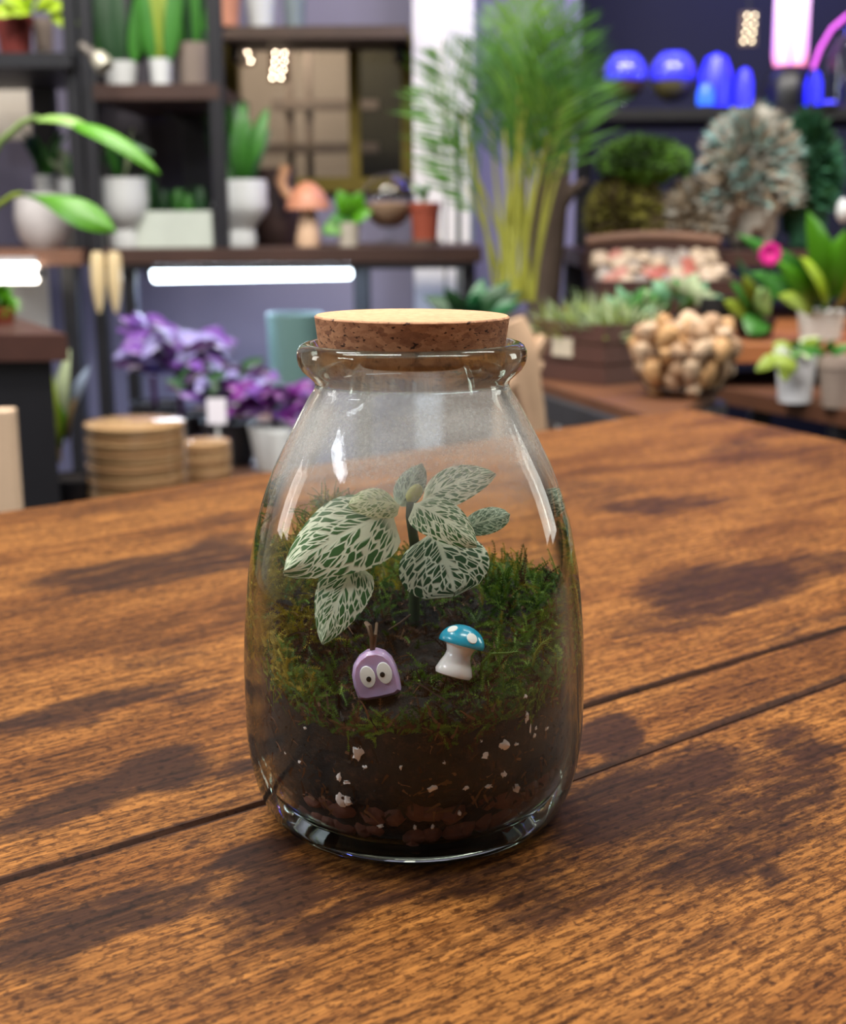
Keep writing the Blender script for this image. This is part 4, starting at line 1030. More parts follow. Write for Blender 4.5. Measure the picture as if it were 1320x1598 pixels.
def globe(name, label, px, py, rpx, Y, fill, zbase, cat='terrarium', group=None, frac=.45, glow=False):
    c = P(px, py, Y); r = S(rpx, Y); t = thing(name, label, cat, (c.x, c.y, zbase), group)
    prof = []
    for i in range(15): a = -math.pi/2 + math.pi * .93 * i / 14; prof.append((r * math.cos(a) + 1e-5, r * math.sin(a)))
    mb = MB(); mb.lathe(prof + [(q * .95, z * .95) for q, z in reversed(prof)], c, 32); mb.build('glass_bowl', dglass, t)
    mb = MB(); zt_ = -r + 2 * r * frac; 
    pr_ = [(max(0, .92 * math.sqrt(max(0, r*r - z*z))), z) for z in [(-.93 * r) + (zt_ + .93 * r) * i / 7 for i in range(8)]]
    mb.lathe([(0, -.93 * r)] + pr_ + [(pr_[-1][0] * .5, zt_ + .1 * r), (0, zt_ + .12 * r)], c, 24); mb.build('filling', fill, t)
    if glow:
        mb = MB(); q_ = [(.86 * math.sqrt(max(0, r*r - z*z)), z) for z in [zt_ + .16 * r + (.86 * r - zt_ - .16 * r) * i / 6 for i in range(7)]]
        mb.lathe([(0, q_[0][1])] + q_ + [(0, .9 * r)], c, 24); mb.build('blue_glow_standin', mat('lit_globe_blue', (60, 60, 235), .4, emit=(52, 48, 225), es=.75), t)  # added glowing shape stands for the blue light inside the globe
    if c.z - r > zbase + .004:
        mb = MB(); mb.lathe([(r * .5, 0), (r * .5, .006), (r * .16, .012), (r * .12, (c.z - r - zbase) * .8), (r * .35, c.z - r - zbase + .004)], (c.x, c.y, zbase), 20); mb.build('foot', dglass, t)
    return t
globe('glass_bowl', 'footed glass bowl filled with tan bark, between the bright green leaves and the terracotta pot', 606, 312, 42, 2.86, mat('tan_bark', (160, 128, 100), .9, var=.4), zm_, frac=.42)
t, c, r_ = potted('terracotta_pot', 'small terracotta pot on a pale saucer at the right end of the shelf board', 641, 686, 316, 2.82, zm_ + .012, terra, .85, rim=.06)
bush(t, c, 9, .035, .006, [leafg, leafw], .7, 1)
mb = MB(); c0 = Vector((c.x, c.y, zm_)); mb.lathe([(0, 0), (S(20, 2.82), 0), (S(24, 2.82), .012), (0, .012)], c0, 24); mb.build('saucer', taupe, t)
# pots on the upper board
def snake(t, c, n, L, wd, ms, sp=.02):
    for i in range(n):
        a = rnd(-1, 1); b = c + Vector((a * sp, rnd(-.015, .015), -.004)); strap(t, b, b + Vector((a * sp * 1.6, rnd(-.02, .02), L * rnd(.7, 1.1))), wd, random.choice(ms), bend=.03, pw=.45, peak=.7)
t, c, r_ = potted('white_pot', 'wide white pot of dark upright leaves on the upper shelf, beside the metal clamp', 176, 228, 94, 2.84, zu, white_cer, .8); snake(t, c, 12, .2, .016, [leafd, leafg, leafd], .03)
t, c, r_ = potted('white_pot', 'narrow white pot of upright green leaves on the upper shelf, left of the taupe pot', 247, 281, 90, 2.82, zu, white_cer, .85); snake(t, c, 11, .2, .016, [leafg, leafg, leafy], .025)
t, c, r_ = potted('taupe_pot', 'tall taupe pot with strap leaves at the right end of the upper shelf', 285, 342, 66, 2.86, zu, taupe, .72); snake(t, c, 12, .16, .013, [leafd, leafg], .03)
# metal clamp lamp
t = thing('clamp_lamp', 'small grey metal clamp lamp on the black post, pointing down to the right', 'lamp', P(150, 92, 2.66))
mb = MB(); mb.tube([P(126, 70, 2.67), P(155, 92, 2.66)], [.008, .012], 10); mb.build('arm', mat('grey_metal', (120, 114, 108), .4, .7), t)
mb = MB(); mb.tube([P(150, 86, 2.66), P(158, 96, 2.66), P(164, 106, 2.655)], [.014, .018, .017], 14); mb.build('shade', mat('pale_metal', (178, 174, 158), .4, .4), t)
# far left upper: terracotta pot with lime leaves
t, c, r_ = potted('terracotta_pot', 'red terracotta pot with drooping lime leaves on the top left shelf', 18, 72, 22, 2.84, zl_, mat('red_clay', (128, 52, 46), .8), .8, rim=.05)
for (a, b, wd) in (((50, 18), (5, -6), 18), ((45, 15), (20, 22), 14), ((55, 14), (80, -4), 18), ((85, 0), (118, 47), 19), ((60, 10), (100, 14), 14), ((40, 8), (55, -20), 18), ((30, 10), (-10, 25), 14)):
    strap(t, P(*a, 2.8), P(*b, 2.75), S(wd, 2.8), leafl)
t, c, r_ = potted('grey_pot', 'small grey pot right of the red terracotta pot on the top left shelf', 74, 104, 26, 2.88, zl_, taupe, .8)

# shelf over the mirror with pots
zb = ZZ(48, 3.3)
t = thing('wall_shelf', 'brown wooden shelf beam above the brass framed mirror with small pots on it', 'shelf', (X(500, 3.3), 3.35, zb))
cbox((X(360, 3.25), 3.2, zb - .028), (X(640, 3.25), 3.44, zb)).build('board', mat('umber_wood', (70, 52, 40), .6, var=.3), t, False)
for px in (375, 625): cbox((X(px, 3.3) - .01, 3.3, zb - .06), (X(px, 3.3) + .01, 3.44, zb - .029)).build('bracket', black, t, False)
potted('terracotta_pot', 'peach terracotta pot standing on the beam above the brass framed mirror', 340, 388, -14, 3.22, zb, mat('peach_clay', (192, 132, 104), .8), .8)
potted('white_pot', 'white pot on the beam above the brass framed mirror, right of the peach pot', 396, 440, -10, 3.3, zb, white_cer, .85)
potted('grey_pot', 'blue grey pot on the beam above the brass framed mirror', 452, 486, -6, 3.32, zb, mat('blue_grey_glaze', (120, 132, 136), .5), .85)

# glowing beads on added plates and cord, standing for ceiling bulbs reflected in glass
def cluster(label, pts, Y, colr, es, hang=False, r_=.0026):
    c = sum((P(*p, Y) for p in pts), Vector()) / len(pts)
    t = thing('bulb_reflection', label, 'lamp', c)
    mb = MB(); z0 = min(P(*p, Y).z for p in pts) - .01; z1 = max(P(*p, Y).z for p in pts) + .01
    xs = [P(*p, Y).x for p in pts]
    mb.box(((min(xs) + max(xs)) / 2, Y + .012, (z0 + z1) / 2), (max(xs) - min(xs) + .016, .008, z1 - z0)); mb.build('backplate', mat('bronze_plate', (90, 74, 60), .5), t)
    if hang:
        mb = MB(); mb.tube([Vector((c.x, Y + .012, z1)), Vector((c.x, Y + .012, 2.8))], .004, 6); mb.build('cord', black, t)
    for p in pts: q = MB(); q.blob(P(*p, Y), r_, 0, n=10); q.build('glow_bead', mat('bead_glow_%d' % es, (255, 240, 220), .4, emit=colr, es=es), t)
cluster('three glowing beads in a slanted row standing for bulbs reflected in the mirror, at its left', [(382, 70), (386, 82), (391, 95)], 3.5, (255, 226, 196), 26)
cluster('double column of glowing beads standing for bulbs reflected in the mirror', [(431, 70), (445, 70), (430, 83), (444, 83), (429, 96), (443, 96), (427, 109), (441, 109), (425, 121), (438, 121)], 3.5, (255, 226, 196), 26)

# ---- areca palm
Yp = 2.5
pc = P(800, 478, Yp)
t = thing('areca_palm', 'tall palm with yellow green canes and feathery fronds in front of the lavender wall', 'plant', (pc.x, Yp, 0))
mb = MB(); zb_ = pc.z - .02; mb.lathe([(0, 0), (.08, 0), (.10, zb_ * .5), (.105, zb_), (.095, zb_), (.09, zb_ - .04), (0, zb_ - .05)], (pc.x, Yp, 0), 28); mb.build('pot', mat('taupe_planter', (110, 96, 92), .8), t)
palm_g = [mat('palm_green', (66, 114, 28), .5, var=.3), mat('palm_dark_green', (44, 88, 26), .5, var=.3), mat('palm_light_green', (92, 132, 40), .5, var=.3)]
cane = mat('palm_cane', (158, 160, 62), .5, var=.3, scale=15)
tips = [(690, 85), (662, 140), (745, 70), (775, 20), (800, 55), (830, 5), (860, 40), (885, 15), (905, 60), (885, 120), (850, 90), (812, 100), (780, 110), (840, 140), (868, 150), (690, 225), (925, 130), (815, 0), (845, 60), (790, 80)]
for i, (tx, ty) in enumerate(tips):
    bx_ = 775 + (i * 37 % 60) ; b = P(bx_, 470, Yp + rnd(-.05, .05)); e = P(tx, ty, Yp + rnd(-.18, .18))
    kx = bx_ + (tx - bx_) * .35; kn = P(kx, 470 - (470 - ty) * .62, (b.y + e.y) / 2)
    pts = [b * (1-s)**2 + kn * 2*s*(1-s) + e * s*s for s in [k / 10 for k in range(11)]]
    mb = MB(); mb.tube(pts[:8], [.0048 - .0004 * k for k in range(8)], 6); mb.build('cane', cane, t)
    mb = MB(); mb.tube(pts[6:], [.002] * 5, 4)
    for k in range(19):
        s = .52 + .48 * k / 18; p = b * (1-s)**2 + kn * 2*s*(1-s) + e * s*s; dirv = (e - kn).normalized()
        for sg in (-1, 1):
            sd = dirv.cross(Vector((0, -1, .1))).normalized() * sg
            L = .11 * (math.sin(math.pi * min(1, (k + 3) / 22)) ** .6) * rnd(.8, 1.1)
            tp = p + (dirv * .9 + sd * rnd(.45, .8) + Vector((0, rnd(-.5, .5), -.1))).normalized() * L; wv = dirv * .0035 + Vector((0, 0, .002)); md = p.lerp(tp, .45)
            mb.add([p, md - wv * .75, tp, md + wv * .75], [(0, 1, 2, 3)])
    mb.build('frond', palm_g[0 if tx < 720 and i % 2 else random.randrange(3)], t, False)
# dark leaves at the foot of the palm
t = thing('zamia_plant', 'low plant with glossy dark green leaves behind the cork, at the foot of the palm', 'plant', P(735, 520, 2.3))
mb = MB(); c = P(735, 500, 2.26); mb.lathe([(0, -.10), (.05, -.10), (.06, 0), (.05, 0), (0, -.01)], c, 20); mb.build('pot', black, t)
for i in range(16):
    a = rnd(-1, 1); strap(t, c, c + Vector((a * .09, rnd(-.05, .05), rnd(.02, .07))), .014, leafd if i % 3 else mat('leaf_emerald', (24, 92, 48), .35))
o = cbox((X(690, 2.3), 2.15, 0), (X(790, 2.3), 2.36, c.z - .101)).build('low_stand', dark_board, None, False)
tag(o, 'dark low wooden stand carrying the glossy dark leaved plant', 'stand')

# ---- lower left: side table, plants, kraft stacks, purple plants
Yt = 1.5; zt_ = ZZ(527, Yt); x1 = X(104, Yt)
side = thing('side_table', 'dark slab side table with black panel leg at the left edge', 'table', (x1 - .3, 1.65, 0))
def deck(t, name, pts, z0, z1, m):
    mb = MB(); n_ = len(pts); mb.add([(x, y, z0) for x, y in pts] + [(x, y, z1) for x, y in pts], [tuple(range(n_ - 1, -1, -1)), tuple(range(n_, 2 * n_))] + [(k, (k+1) % n_, n_ + (k+1) % n_, n_ + k) for k in range(n_)]); return mb.build(name, m, t, False)
k0 = T(105, 522, zt_); k1 = T(22, 494, zt_); kd = (k1 - k0).normalized(); kf = Vector((-1, .02, 0)).normalized()
deck(side, 'slab', [(k0 + kf * .75).xy[:], k0.xy[:], (k0 + kd * .42).xy[:], (k0 + kd * .42 + kf * .45).xy[:]], zt_ - .030, zt_, mat('mahogany_slab', (74, 44, 36), .5, var=.3))
q0 = k0 + kf * .024 + Vector((0, .015, 0))
deck(side, 'panel_leg', [(q0 + kf * .6).xy[:], q0.xy[:], (q0 + kd * .36).xy[:], (q0 + kd * .36 + kf * .4).xy[:]], 0, zt_ - .0305, black)
o = cbox((X(-40, 1.3), 1.28, .0), (X(10, 1.3), 1.30, ZZ(632, 1.3))).build('pale_board', mat('pale_birch', (220, 190, 160), .6, var=.08), None, False)
tag(o, 'pale birch board standing upright at the left edge in front of the black panel leg', 'board')
# overhanging leaves
pb = P(-110, 520, 1.62); pb.z = zt_
t = thing('leaning_houseplant', 'potted houseplant on the side table with two long bright leaves reaching in from the left', 'plant', pb)
pot(t, pb, .05, .065, .11, terra)
ct = pb + Vector((0, 0, .105))
def arch(pts, Y, w_): 
    q = [P(a, b, Y) for a, b in pts]; mb = MB(); mb.tube([ct - Vector((0, 0, .01))] + q, w_, 6); return mb
arch([(-40, 300), (0, 222), (35, 192), (60, 183)], 1.6, .0035).build('petiole', mat('petiole_green', (112, 138, 74), .5), t)
mb = MB(); mb.leaf(P(55, 184, 1.6), P(150, 205, 1.56), (0, -.6, 1), S(13, 1.6), .10, .3, 8, 2, pw=.5); mb.build('leaf', mat('leaf_pale_green', (128, 164, 84), .4, var=.15), t)
mb = MB(); mb.leaf(P(110, 190, 1.57), P(250, 270, 1.52), (.1, -.75, .7), S(14, 1.55), .10, .3, 10, 2, pw=.55); mb.build('leaf', leafb, t)
mb = MB(); mb.leaf(P(150, 210, 1.57), P(240, 238, 1.56), (.1, -.4, 1), S(12, 1.55), .06, .3, 8, 2, pw=.55); mb.build('leaf', leafd, t)
arch([(-40, 380), (-10, 325), (20, 305), (35, 303)], 1.6, .003).build('petiole', leafy, t)
mb = MB(); mb.leaf(P(30, 302, 1.59), P(180, 360, 1.53), (.0, -.9, .6), S(23, 1.55), .12, .25, 12, 3, pw=.9, peak=1.9); mb.build('leaf', leafb, t)
# ball plant on side table
t = thing('round_green_plant', 'small rounded green plant on the side table below the warm tube lamp', 'plant', P(-5, 520, 1.75)); LOC[t].z = zt_; t.location.z = zt_
c = P(-6, 478, 1.75); pot(t, (c.x, c.y, zt_), .02, .025, .02, terra, soil=False); mound(t, 'foliage', c, (S(20, 1.75), S(18, 1.75), S(28, 1.75)), leafb, 300, .015, kind=None)
# leaves behind the panel leg
t = thing('broad_leaf_plant', 'plant with pale and yellow green leaves beside the black panel leg, under the dark slab', 'plant', Vector((X(100, 1.98), 1.98, .5)))
pot(t, LOC[t], .035, .045, .05, black); 
for (a, b, wd, m) in (((88, 700), (72, 560), 16, leafy), ((95, 690), (88, 600), 14, leafb), ((100, 680), (108, 545), 13, leafw), ((95, 700), (76, 640), 12, leafy), ((110, 640), (140, 570), 9, mat('leaf_blue_grey', (150, 165, 190), .4)), ((104, 690), (118, 620), 10, stemm), ((90, 720), (78, 690), 9, leafy)):
    strap(t, P(*a, 1.97), P(*b, 1.95), S(wd, 1.95), m)
mb = MB(); mb.tube([P(92, 720, 1.97), P(94, 650, 1.97), P(96, 610, 1.96)], .004, 6); mb.build('stem', stemm, t)
# kraft stacks: single discs, each a part
kraft = mat('kraft_card', (196, 158, 112), .7, var=.12, scale=60); kraft2 = mat('kraft_card_dark', (172, 132, 90), .7, var=.12, scale=60)
film = thin_glass('plastic_film', (.97, .96, .95), .10)
def stack(label, px0, px1, pyt, Y, n):
    c = P((px0 + px1) / 2, 500, Y); r = S((px1 - px0) / 2, Y); z0 = .501; z1 = ZZ(pyt, Y); t = thing('kraft_disc_stack', label, 'discs', (c.x, c.y, z0)); h = (z1 - z0) / n
    for i in range(n):
        q = r * (.955 + .02 * math.sin(i * 2.3)); mb = MB(); mb.lathe([(0, 0), (q * .97, 0), (q, h * .2), (q, h * .75), (q * .97, h * .93), (0, h * .93)], (c.x + rnd(-.001, .001), c.y, z0 + i * h), 32); mb.build('disc', kraft if i % 3 else kraft2, t)
    mb = MB(); mb.lathe([(r * 1.0, 0), (r * 1.01, (z1 - z0) * .5), (r * 1.0, (z1 - z0) * 1.01), (r * .85, (z1 - z0) * 1.03), (0, (z1 - z0) * 1.025)], (c.x, c.y, z0), 40); mb.build('plastic_wrap', film, t)
stack('tall stack of round kraft paper discs in clear plastic wrap, below the purple plants', 122, 282, 655, 1.97, 18)
stack('shorter stack of kraft paper discs in clear wrap, right of the tall stack', 272, 354, 685, 2.12, 11)
# purple plants under the cold tube
purp = [mat('leaf_violet', (112, 72, 150), .3, var=.3, scale=25), mat('leaf_silver_violet', (150, 142, 196), .25, var=.25, scale=25), mat('leaf_dark_purple', (48, 20, 62), .35, var=.3, scale=25), mat('leaf_magenta_purple', (108, 34, 122), .35, var=.3, scale=25)]
def purple(label, px, pyb, Y, n, L, wd, ms, spread, hgt, pw_=None):
    b = Vector((X(px, Y), Y, .501)); t = thing('purple_leaf_plant', label, 'plant', b, None)
    pr, zt = pot(t, b, .035, .05, .075, white_cer if pw_ else black)
    c = P(px, pyb, Y)
    mb = MB(); mb.tube([Vector((b.x, b.y, zt - .01)), c - Vector((0, 0, .0))], .006, 8); mb.build('stem', purp[2], t)
    for i in range(n):
        a = rnd(0, 6.283); e = math.sqrt(rnd(.02, 1)); p = c + Vector((math.cos(a) * spread * e, math.sin(a) * spread * .7 * e, hgt * rnd(-.5, 1) * (1 - .5 * e)))
        d = Vector((math.cos(a) * .8, math.sin(a) * .6, rnd(-.4, .7))).normalized()
        strap(t, p - d * L * .4, p + d * L * .6, wd * rnd(.7, 1.1), random.choice(ms), nrm=Vector((0, -.7, 1)), bend=.1, droop=.1)
purple('silvery violet leaved plant at the left under the cold tube lamp', 275, 560, 2.45, 46, .075, .019, [purp[1], purp[1], purp[0], purp[2]], .075, .055)
purple('dark purple leaved plant with a white tag below the cold tube lamp', 350, 600, 2.35, 44, .06, .016, [purp[0], purp[2], purp[1], leafd], .075, .05)
purple('magenta purple bushy plant in a white pot, directly left of the glass jar', 425, 630, 2.3, 60, .05, .012, [purp[3], purp[3], purp[0], purp[2]], .065, .045, True)
purple('small violet sprig plant highest under the cold tube, beside the black post', 232, 520, 2.6, 22, .06, .014, [purp[0], purp[0], purp[2]], .035, .04)
a = P(338, 640, 2.24)
t = thing('plant_tag', 'blank white plant tag stuck among the dark purple leaves', 'tag', P(338, 690, 2.24)); cbox((a.x - S(15, 2.24), 2.239, ZZ(660, 2.24)), (a.x + S(15, 2.24), 2.242, ZZ(620, 2.24))).build('card', mat('white_card', (232, 228, 238), .5, var=.02), t, False)
cbox((a.x - .003, 2.243, .501), (a.x + .003, 2.246, ZZ(640, 2.24))).build('stick', white_cer, t, False)
potted('teal_pot', 'pale teal glazed pot standing behind the magenta purple plant', 414, 500, 488, 2.75, .501, mat('teal_glaze', (90, 120, 118), .5, var=.1), .85)
potted('small_white_pot', 'little white pot at the foot of the magenta purple plant', 412, 448, 672, 2.15, .501, white_cer, .85)
# lavender panel lit under the console
# ---- right side furniture
zA, zB, zC, zE = .70, .655, .735, .872
def deck(t, name, pts, z0, z1, m):
    mb = MB(); n_ = len(pts); mb.add([(x, y, z0) for x, y in pts] + [(x, y, z1) for x, y in pts], [tuple(range(n_ - 1, -1, -1)), tuple(range(n_, 2 * n_))] + [(k, (k+1) % n_, n_ + (k+1) % n_, n_ + k) for k in range(n_)]); return mb.build(name, m, t, False)
eA0, eA1 = T(845, 598, zA), T(1032, 655, zA)
dA_ = Vector((eA1.x - eA0.x, eA1.y - eA0.y, 0)).normalized(); nA = Vector((-dA_.y, dA_.x, 0)); nA = nA if nA.x > 0 else -nA
eA0 = eA0 - dA_ * .05; w_ = .22
t = thing('bench', 'dark grey metal framed bench behind the table corner, carrying a wooden crate and a basket', 'bench', (eA0.x, eA0.y, 0))
ps = [eA0, eA1, T(1118, 612, zA), T(975, 562, zA)]
deck(t, 'board', [(p.x, p.y) for p in ps][::1], zA - .012, zA, mat('dark_orange_wood', (98, 60, 36), .55, var=.3, scale=10))
gm = mat('graphite_metal', (48, 48, 52), .5)
def rail(p, q, z0, z1, th=.014):
    d = (q - p).normalized(); s_ = Vector((-d.y, d.x, 0)) * th
    return [(p - s_).xy[:], (q - s_).xy[:], (q + s_).xy[:], (p + s_).xy[:]]
for p, q in ((ps[0], ps[1]), (ps[1], ps[2]), (ps[2], ps[3])): deck(t, 'rail', rail(p, q, 0, 0), zA - .042, zA - .0125, gm)
for p in ps: deck(t, 'leg', [(p.x - .014, p.y - .014), (p.x + .014, p.y - .014), (p.x + .014, p.y + .014), (p.x - .014, p.y + .014)], 0, zA - .043, gm)
o = cbox((X(880, 1.9), 1.88, 0), (X(925, 1.9), 1.98, ZZ(650, 1.9))).build('white_box', white_cer, None, False); tag(o, 'white box on the floor glimpsed beneath the dark grey bench', 'box')
# crate with air plants
cc = T(935, 604, zA); ang = math.atan2(nA.y, nA.x)
fr = Vector((-.62, .78, 0)).normalized(); bk = Vector((.78, .62, 0)).normalized()
Lc = .135; Wc = .10; hc = ZZ(508, cc.y) - zA
cc = cc + bk * .008
t = thing('wooden_crate', 'dark reddish brown wooden crate with a cream label plate, full of air plants', 'crate', cc)
mah = mat('mahogany_crate', (82, 52, 44), .55, var=.3, scale=15)
def slabq(name, p, d1_, L1, d2_, L2, z0, z1, m):
    q = [p, p + d1_ * L1, p + d1_ * L1 + d2_ * L2, p + d2_ * L2]; return deck(t, name, [(v.x, v.y) for v in q], z0, z1, m)
nb = 3
for k in range(nb):
    z0 = zA + .001 + hc * k / nb; z1 = zA + hc * (k + 1) / nb - .0015
    slabq('board', cc, fr, Lc, bk, .008, z0, z1, mah); slabq('board', cc + bk * .0085, bk, Wc - .017, fr, .008, z0, z1, mah)
    slabq('board', cc + bk * (Wc - .008), fr, Lc, bk, .008, z0, z1, mah); slabq('board', cc + fr * (Lc - .008) + bk * .0085, bk, Wc - .017, fr, .008, z0, z1, mah)
slabq('bottom', cc + bk * .0085 + fr * .0085, fr, Lc - .017, bk, Wc - .017, zA + .001, zA + .01, mah)
pl = cc + fr * (Lc * .42) - bk * .0025
slabq('label_plate', pl, fr, .038, bk, .0024, zA + hc * .42, zA + hc * .72, mat('cream_plate', (206, 194, 172), .5, var=.05))
airm = [leafw, mat('leaf_sage', (128, 150, 104), .6, var=.3), leafy]
for i in range(9):
    p = cc + fr * (.02 + (i % 3) * .047) + bk * (.02 + (i // 3) * .03); 
    tt = thing('air_plant', 'spiky silver green air plant, %s of the %s row in the dark wooden crate' % (('rightmost', 'middle', 'leftmost')[i % 3], ('front', 'middle', 'rear')[i // 3]), 'plant', (p.x, p.y, zA + hc * .6), 'air plants in the wooden crate')
    tuft(tt, 'leaves', (p.x, p.y, zA + hc * .62), 34, .075 if i > 2 else .06, .0020, airm, .8, up=.9, curl=.5)
    mb = MB(); mb.blob((p.x, p.y, zA + hc * .5), (.012, .012, .02), .1, n=8); mb.build('base', stemm, tt)
# basket of round tan pods
bc = T(1022, 622, zA); bc = bc + bk * .052
t = thing('wire_basket', 'round wire basket heaped with tan dried pods, beside the wooden crate', 'basket', bc)
rb = S(78, bc.y)
wire = mat('dark_wire', (70, 56, 48), .5, .6)
for k in range(14):
    a = 2 * math.pi * k / 14; mb = MB(); mb.tube([bc + Vector((rb * q * math.cos(a), rb * q * math.sin(a), z)) for q, z in ((.3, .003), (.7, .006), (.92, .025), (1.02, .055))], .0012, 5); mb.build('rib', wire, t)
for q, z in ((1.02, .056), (.80, .012)):
    mb = MB(); mb.tube([bc + Vector((rb * q * math.cos(a), rb * q * math.sin(a), z)) for a in [2 * math.pi * k / 32 for k in range(33)]], .0018, 6); mb.build('hoop', wire, t)
podm = [mat('tan_pod', (176, 142, 110), .6, var=.2, scale=80), mat('pale_pod', (198, 170, 140), .6, var=.2, scale=80), mat('golden_pod', (190, 148, 100), .6, var=.2, scale=80)]
src = []
for i in range(3):
    mb = MB(); mb.lathe([(0, -.012), (.007, -.011), (.0115, -.004), (.0125, .004), (.010, .010), (.004, .0125), (.0035, .0105), (0, .010)], (0, 0, 0), 12); src.append(mb.build('dried_pod', podm[i]))
k = 0
for lay, (z, q, n_) in enumerate(((.016, .62, 9), (.034, .80, 14), (.055, .88, 14), (.056, .5, 7), (.078, .84, 9), (.074, .25, 4), (.084, .5, 5))):
    for i in range(n_):
        a = 2 * math.pi * (i + .5 * (lay % 2)) / n_; ob = src[k % 3] if k < 3 else src[k % 3].copy()
        if k >= 3: C.objects.link(ob)
        sc_ = rnd(.75, 1.15); a += rnd(-.12, .12); ob.location = bc + Vector((rb * q * math.cos(a), rb * q * math.sin(a), z + rnd(-.004, .006))); ob.rotation_euler = (rnd(-.7, .7), rnd(-.7, .7), rnd(0, 6)); ob.scale = (sc_, sc_, sc_ * rnd(1.0, 1.6))
        cn = ('tan brown', 'pale cream', 'golden')[k % 3]; tag(ob, 'round %s dried pod heaped in the wire basket' % cn, 'pod', '%s pods in the wire basket' % cn); k += 1
# driftwood beside the jar
t = P(815, 560, 1.62)
mb = MB(); q = lambda a, b: P(a, b, 1.60)
mb.tube([q(800, 500), q(812, 530), q(818, 560), q(822, 600), q(832, 640), q(838, 690)], [.014, .017, .019, .017, .014, .013], 10)
mb.tube([q(818, 560), q(838, 545), q(850, 525)], [.013, .010, .007], 8); mb.tube([q(816, 585), q(796, 600), q(785, 640), q(783, 700)], [.014, .012, .011, .010], 8)
mb.tube([q(818, 565), q(845, 575)], [.012, .008], 8)
o = mb.build('driftwood', mat('pale_driftwood', (190, 158, 128), .7, var=.2, scale=30), None, loc=q(838, 690)); tag(o, 'pale forked driftwood piece standing just right of the jar lip, before the crate', 'driftwood')
o = cbox((X(770, 1.6), 1.53, 0), (X(850, 1.6), 1.67, ZZ(690, 1.6))).build('plinth', mat('dark_maroon_wood', (60, 26, 26), .6), None, False); tag(o, 'dark maroon plinth under the pale driftwood', 'plinth')

# low right board with white pots
e0, e1_ = T(1080, 598, zB), T(1380, 650, zB)
dB = Vector((e1_.x - e0.x, e1_.y - e0.y, 0)).normalized(); nB = Vector((-dB.y, dB.x, 0)); nB = nB if nB.y > 0 else -nB
t = thing('low_bench', 'low brown plank bench at the right with black legs, carrying white and taupe pots', 'bench', (e0.x, e0.y, 0))
e0b = e0 - dB * .1
w1 = .13
for k in range(2):
    q = [e0b + nB * (w1 * k + .001), e1_ + nB * (w1 * k + .001), e1_ + nB * (w1 * (k + 1) - .001), e0b + nB * (w1 * (k + 1) - .001)]; deck(t, 'plank', [(v.x, v.y) for v in q], zB - .024, zB, mat('umber_plank', (92, 58, 40), .5, var=.3, scale=14))
for p in (T(1298, 636, zB) + nB * .02, e0b + nB * .02, e0b + nB * .22): deck(t, 'leg', [(p.x - .016, p.y - .016), (p.x + .016, p.y - .016), (p.x + .016, p.y + .016), (p.x - .016, p.y + .016)], 0, zB - .025, black)
def potB(name, label, px0, px1, pyb, pyt, m, taper, rim=0):
    b = T((px0 + px1) / 2, pyb - 4, zB); b = b + nB * .02; Y = b.y; r = S((px1 - px0) / 2, Y); h = ZZ(pyt, Y) - zB; tt = thing(name, label, 'pot', (b.x, b.y, zB)); ro, zt = pot(tt, (b.x, b.y, zB), r * taper, r, h, m, rim * r); return tt, Vector((b.x, b.y, zt)), ro
t, c, r_ = potB('white_pot', 'smooth white pot with a pale trailing plant on the low plank bench', 1190, 1254, 632, 545, mat('bright_white_ceramic', (232, 232, 236), .35, var=.03), .78)
for i in range(20): a = rnd(0, 6.28); e = c + Vector((math.cos(a) * .04, -.01 + math.sin(a) * .03, rnd(-.012, .03))); strap(t, c + Vector((math.cos(a)*.01, math.sin(a)*.01, 0)), e, .009, [leafw, leafb, leafy][i % 3], droop=.2)
for (a, b) in (((1222, 560), (1226, 592)), ((1228, 555), (1238, 580)), ((1215, 556), (1180, 574)), ((1218, 552), (1222, 575))): strap(t, P(*a, c.y - .03), P(*b, c.y - .045), .010, leafy, droop=.1)
t, c, r_ = potB('taupe_pot', 'taupe clay pot right of the smooth white pot on the low plank bench', 1256, 1322, 640, 560, mat('warm_taupe_clay', (160, 142, 130), .8, var=.06), .7, rim=.05)
for (a, b, wd) in (((1290, 552), (1240, 545), 7), ((1295, 552), (1330, 540), 8), ((1290, 550), (1300, 530), 7)): strap(t, P(*a, c.y), P(*b, c.y - .02), S(wd, 1.9), leafg)
# raised display table behind (C)
zc0 = ZZ(540, 2.12)
t = thing('display_table', 'dark brown display table at the right holding a trunk, orchids and bowls', 'table', (.9, 2.5, 0))
cbox((X(955, 2.12), 2.12, zc0 - .03), (1.9, 3.05, zc0)).build('top', orangew, t, False)
for x in (X(955, 2.12) + .03, 1.85):
    for y in (2.15, 3.0): cbox((x - .02, y - .02, 0), (x + .02, y + .02, zc0 - .031)).build('leg', black, t, False)
t, c, r_ = potted('white_pot', 'white pot of glossy broad leaves on the display table, above the taupe pot', 1250, 1322, 488, 2.2, zc0, mat('chalk_white', (222, 220, 214), .5, var=.04), .85)
for (a, b, wd, m) in (((1290, 480), (1262, 330), 24, leafb), ((1285, 450), (1150, 365), 14, leafg), ((1290, 470), (1320, 360), 26, leafb), ((1275, 480), (1210, 405), 15, leafb), ((1265, 478), (1170, 425), 18, leafg), ((1270, 485), (1215, 462), 17, leafy), ((1290, 480), (1250, 400), 16, leafl), ((1300, 486), (1330, 420), 16, leafy)):
    strap(t, P(*a, 2.18), P(*b, 2.10), S(wd, 2.15), m); mb = MB(); mb.tube([c - Vector((0, 0, .01)), P(*a, 2.18)], .002, 5); mb.build('petiole', leafg, t)
